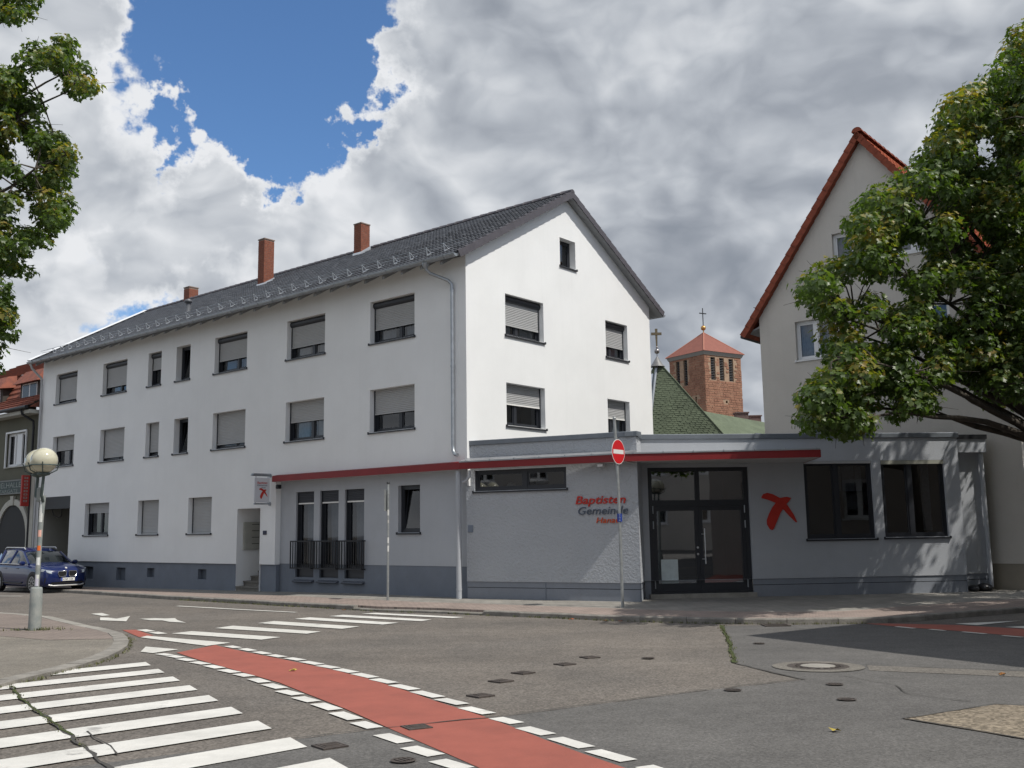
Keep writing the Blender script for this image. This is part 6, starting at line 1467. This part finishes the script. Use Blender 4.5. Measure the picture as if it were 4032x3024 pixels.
k = MB(); k.tube([cp(.06, .66, .30), cp(-.01, .50, .27), cp(-.015, -.5, .27), cp(.06, -.66, .30)], .03, 6); k.build('skid_trim', M_SILV, car)
front_poly('lower_intake', [(.60, .40, .02), (.62, .33, .03), (-.62, .33, .03), (-.60, .40, .02)], M_CARBLK, -.03)
k = MB(); k.tube([cp(.13, 0, .905), cp(.12, 0, .915)], .045, 12); k.build('bonnet_badge', M_SILV, car)
k = MB(); k.tube([cp(1.7, .912, .36), cp(3.3, .912, .36)], .03, 6); k.build('sill_trim', M_CARBLK, car)
for x in (2.05, 3.05):
    k = MB(); k.fbox(FC, x, x+.2, .91, .935, .88, .91, bev=.01); k.build('door_handle', M_CARB, car)
k = MB(); k.poly([cp(1.62, .52, 1.24), cp(1.62, .44, 1.24), cp(1.72, .43, 1.30), cp(1.72, .51, 1.30)]); k.build('windscreen_sticker', mat('sticker_green', (.08, .45, .36), .5), car)

# ------------------------------------------------------------------ maples
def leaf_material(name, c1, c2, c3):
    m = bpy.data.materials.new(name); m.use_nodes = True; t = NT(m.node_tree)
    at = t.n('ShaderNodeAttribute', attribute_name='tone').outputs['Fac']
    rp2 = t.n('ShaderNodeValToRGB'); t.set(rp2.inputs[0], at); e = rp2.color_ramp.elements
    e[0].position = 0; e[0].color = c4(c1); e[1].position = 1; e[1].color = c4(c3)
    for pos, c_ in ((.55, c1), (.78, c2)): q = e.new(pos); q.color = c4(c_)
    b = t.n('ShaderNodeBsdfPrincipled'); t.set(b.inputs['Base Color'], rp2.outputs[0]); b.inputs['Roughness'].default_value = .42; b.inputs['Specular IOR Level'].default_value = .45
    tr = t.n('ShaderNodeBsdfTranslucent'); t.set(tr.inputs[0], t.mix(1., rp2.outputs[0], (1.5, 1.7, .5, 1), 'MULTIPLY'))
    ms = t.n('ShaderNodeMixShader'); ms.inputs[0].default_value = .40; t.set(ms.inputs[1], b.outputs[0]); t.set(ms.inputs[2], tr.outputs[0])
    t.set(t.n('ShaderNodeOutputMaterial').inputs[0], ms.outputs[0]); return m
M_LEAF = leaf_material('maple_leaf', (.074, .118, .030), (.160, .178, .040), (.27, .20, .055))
M_BARK = mat('bark', (.085, .072, .058), .95, .4, 5, .8, 18)
# lobed leaf outline (stem at origin, tip along +y)
LOBE = [(0, 0), (.16, .02), (.52, .10), (.30, .28), (.58, .55), (.27, .58), (.0, 1.0), (-.27, .58), (-.58, .55), (-.30, .28), (-.52, .10), (-.16, .02)]
LV_ = np.array([(x, y, .16*abs(x)-.18*y*y) for x, y in LOBE])

def crown(clumps, name, parent, leaf=.15, per=80, seed=1):
    """leaves spread through many small flattened clumps; one mesh, tone per leaf"""
    g = np.random.default_rng(seed); pos = []; tone = []; nrm = []
    for (c, r, tn) in clumps:
        n = int(per*(r/.55)**2*g.uniform(.8, 1.2))
        d = g.normal(size=(n, 3)); d /= np.linalg.norm(d, axis=1)[:, None]
        rad = r*g.uniform(.25, 1.0, n)**.55
        p = d*rad[:, None]*np.array((1, 1, .62)); p[:, 2] += .12*r
        pos.append(p+np.array(c)); nrm.append(d*np.array((1, 1, .8))+np.array((0, 0, .75)))
        tone.append(np.clip(g.normal(tn+.28*np.clip(d[:, 2], -.3, 1), .16, n), 0, 1))  # lit look put into the colour: leaves yellower towards each clump's top
    pos = np.concatenate(pos); nrm = np.concatenate(nrm); tone = np.concatenate(tone); n = len(pos)
    nrm += g.normal(0, .45, (n, 3)); nrm /= np.linalg.norm(nrm, axis=1)[:, None]
    rnd = g.normal(size=(n, 3)); rnd[:, 2] -= .8; tip = rnd-nrm*np.sum(rnd*nrm, 1)[:, None]; tip /= np.linalg.norm(tip, axis=1)[:, None]
    side = np.cross(tip, nrm); s = leaf*g.uniform(.65, 1.25, n)
    V = pos[:, None, :]+s[:, None, None]*(LV_[None, :, 0:1]*side[:, None, :]+LV_[None, :, 1:2]*tip[:, None, :]+LV_[None, :, 2:3]*nrm[:, None, :])
    m = len(LOBE); V = V.reshape(-1, 3); off = np.array(ROOT[parent.name]); V[:, 2] += EYE; V -= off
    base = np.arange(n)[:, None]*m
    half1 = base+np.array([0, 1, 2, 3, 4, 5, 6]); half2 = base+np.array([0, 6, 7, 8, 9, 10, 11])
    loops = np.concatenate([half1, half2], 1).reshape(-1)
    me = bpy.data.meshes.new(name); me.vertices.add(len(V)); me.vertices.foreach_set('co', V.reshape(-1)); me.loops.add(len(loops)); me.loops.foreach_set('vertex_index', loops.astype(np.int32))
    me.polygons.add(2*n); me.polygons.foreach_set('loop_start', np.arange(2*n, dtype=np.int32)*7)
    me.update(calc_edges=True); me.materials.append(M_LEAF)
    at = me.attributes.new('tone', 'FLOAT', 'FACE'); at.data.foreach_set('value', np.repeat(tone, 2).astype(np.float32))
    o = bpy.data.objects.new(name, me); C.objects.link(o); o.parent = parent; ROOT[o.name] = ROOT[parent.name]; return o

def limbs(base, top, targets, parent, r0=.22, seed=2):
    g = random.Random(seed); base, top = Vector(base), Vector(top)
    k = MB(); H = (top-base); n = 9
    tp_ = [base+H*(i/n)+Vector((g.gauss(0, .05), g.gauss(0, .05), 0))*(1 if i else 0) for i in range(n+1)]
    rr = [r0*(1.5 if i == 0 else 1.12 if i == 1 else 1)*(1-.82*(i/n)) for i in range(n+1)]
    k.tube(tp_, rr, 10); k.build('trunk', M_BARK, parent)
    # main boughs to cluster groups, then twigs
    tg = [Vector(t_) for t_ in targets]; g.shuffle(tg); mains = []; kk = MB()
    for i, t_ in enumerate(tg[:26]):
        f = min(.9, max(.28, (t_.z-base.z-1.2)/H.z*.8)); s_ = base+H*f; mid = s_.lerp(t_, .5)+Vector((g.gauss(0, .25), g.gauss(0, .25), .35+g.uniform(0, .4)))
        P_ = []
        for q in range(9):
            a = q/8; P_.append(s_*(1-a)**2+mid*2*a*(1-a)+t_*a*a+Vector((g.gauss(0, .03), g.gauss(0, .03), g.gauss(0, .03)))*(0 < q < 8))
        kk.tube(P_, [r0*.42*(1-.85*q/8) for q in range(9)], 6); mains.append(P_)
    kk.build('boughs', M_BARK, parent)
    tw_ = MB()
    for t_ in tg[26:]:
        if min((p-t_).length for P_ in mains for p in P_[3:]) > 1.25: continue
        best = min(((p-t_).length, p) for P_ in mains for p in P_[3:] ) if False else min((p for P_ in mains for p in P_[3:]), key=lambda p: (p-t_).length)
        mid = best.lerp(t_, .5)+Vector((g.gauss(0, .1), g.gauss(0, .1), .12)); tw_.tube([best, mid, t_], [.024, .016, .007], 4)
        for _ in range(3): e_ = t_+Vector((g.gauss(0, .3), g.gauss(0, .3), g.gauss(0, .2))); tw_.tube([t_.lerp(mid, .3), e_], [.009, .004], 3)
    tw_.build('twigs', M_BARK, parent)
RO_C, PI_C, FPX = -.0149, R(8.36), 3892.
def proj_v(p):      # where a point sits in the 2212-wide view, used to keep the crown's outline like the tree's
    x, y, z = p; c_, s_ = math.cos(PI_C), math.sin(PI_C); yc = y*c_+z*s_; zc_ = -y*s_+z*c_
    u, v = FPX*x/yc, -FPX*zc_/yc; return ((2016+u*math.cos(RO_C)-v*math.sin(RO_C))/1.8228, (1512+u*math.sin(RO_C)+v*math.cos(RO_C))/1.8228)
def inside(pt, poly):
    x, y = pt; r_ = False
    for i in range(len(poly)):
        (x0, y0), (x1, y1) = poly[i], poly[i-1]
        if (y0 > y) != (y1 > y) and x < (x1-x0)*(y-y0)/(y1-y0)+x0: r_ = not r_
    return r_
# right-hand tree, crown grown in an egg-shaped volume over the pavement
SIL_R = [(2181, 90), (2150, 152), (2112, 188), (2072, 214), (2035, 248), (2018, 308), (1962, 378), (1905, 405), (1835, 460), (1850, 510), (1812, 560), (1728, 622), (1728, 655), (1790, 690), (1788, 780), (1745, 850), (1742, 915), (1790, 948), (1862, 945), (1900, 915), (1965, 905), (2025, 885), (2015, 840), (2060, 800), (2120, 850), (2160, 875), (2212, 880), (3400, 900), (3400, -700), (2230, 60)]
GAPS_R = [((2075, 890), 42), ((1985, 785), 16), ((1912, 880), 14), ((1975, 560), 26), ((2060, 660), 24), ((1850, 620), 20), ((2130, 330), 22), ((2000, 455), 22), ((1880, 720), 20), ((2110, 520), 22), ((1930, 640), 18)]
def grow(center, rad, sil, gaps, n, seed, rmin, rmax, marg, keep=None, lo=None, hi=None):
    g = np.random.default_rng(seed); out = []
    tries = 0
    while len(out) < n and tries < 120000:
        tries += 1
        d = g.normal(size=3); d /= np.linalg.norm(d); rr = g.uniform(.15, 1)**.42
        p = np.array(center)+d*rr*np.array(rad); r_ = g.uniform(rmin, rmax)
        if lo is not None: p = g.uniform(lo, hi)
        if keep and not keep(p): continue
        v = proj_v(p)
        if not inside(v, sil): continue
        rp3 = r_*FPX/p[1]/1.8228
        if v[0] < 2330 and any((v[0]-a)**2+(v[1]-b)**2 < (q+rp3*.55)**2 for (a, b), q in gaps): continue
        # keep the clump itself inside the outline
        if v[0] < 2212 and not all(inside((v[0]+rp3*marg*math.cos(a), v[1]+rp3*marg*.7*math.sin(a)), sil) for a in (0, 1.57, 3.14, 4.71)): continue
        if any(np.linalg.norm((p-q[0])*np.array((1, 1, 1.3))) < .40*(r_+q[1]) for q in out): continue
        out.append((p, r_, g.choice([.25, .38, .52, .70], p=[.28, .32, .24, .16])))
    return out
TRX, TRY = 13.2, 23.8
tree_r = thing('maple_tree', (TRX, TRY, -1.85), 'large green maple with yellow-green tips hanging in from the right', 'tree', 'street maples')
def keep_v(p):     # the boughs that reach in over road and annex
    return proj_v(p)[0] < 2230 and 18.7+.50*(p[0]-6) < p[1] < 20.6+.66*(p[0]-6)
def keep_o(p):     # the rest of the crown round the trunk
    q = (p-np.array((13.6, 23.0, 6.6)))/np.array((5.2, 4.2, 6.4)); return proj_v(p)[0] > 2225 and np.sum(np.abs(q)**2.3) < 1
cl = grow((0, 0, 0), (0, 0, 0), SIL_R, GAPS_R, 560, 5, .32, .58, .36, keep_v, (4.5, 17, .8), (13, 25, 12))
cl += grow((0, 0, 0), (0, 0, 0), SIL_R, [], 150, 6, .40, .66, .40, keep_o, (9, 18.5, .8), (19.5, 27.5, 13))
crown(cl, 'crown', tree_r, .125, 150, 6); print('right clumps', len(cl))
limbs((TRX, TRY, -1.95), (TRX-.7, TRY-.5, 11.0), [tuple(c[0]) for c in cl], tree_r, .24, 3)
# left-hand tree: only the right side of its crown reaches into view
SIL_L = [(-900, -700), (60, -700), (80, 10), (72, 30), (40, 48), (12, 62), (10, 78), (60, 84), (165, 72), (172, 130), (218, 158), (220, 176), (178, 214), (150, 228), (88, 196), (92, 176), (48, 150), (40, 175), (80, 215), (110, 275), (165, 318), (166, 348), (130, 385), (160, 450), (160, 490), (118, 505), (112, 545), (88, 592), (40, 600), (18, 596), (10, 620), (34, 660), (22, 730), (14, 790), (8, 828), (-900, 900)]
GAPS_L = [((20, 95), 20), ((25, 128), 14), ((60, 480), 12), ((45, 330), 14), ((100, 250), 12), ((70, 560), 10), ((20, 400), 12), ((110, 180), 10)]
TLX, TLY = -16.2, 23.0
tree_l = thing('maple_tree', (TLX, TLY, -1.9), 'maple with wind-blown leaves reaching in from the left edge', 'tree', 'street maples')
cl = grow((-13.6, 23.5, 7.4), (5.0, 2.2, 7.0), SIL_L, GAPS_L, 780, 15, .24, .46, .32, lambda p: p[0] > -17.5)
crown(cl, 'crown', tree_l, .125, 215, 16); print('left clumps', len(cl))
limbs((TLX, TLY, -1.95), (TLX+.5, TLY, 12.0), [tuple(c[0]) for c in cl], tree_l, .22, 8)
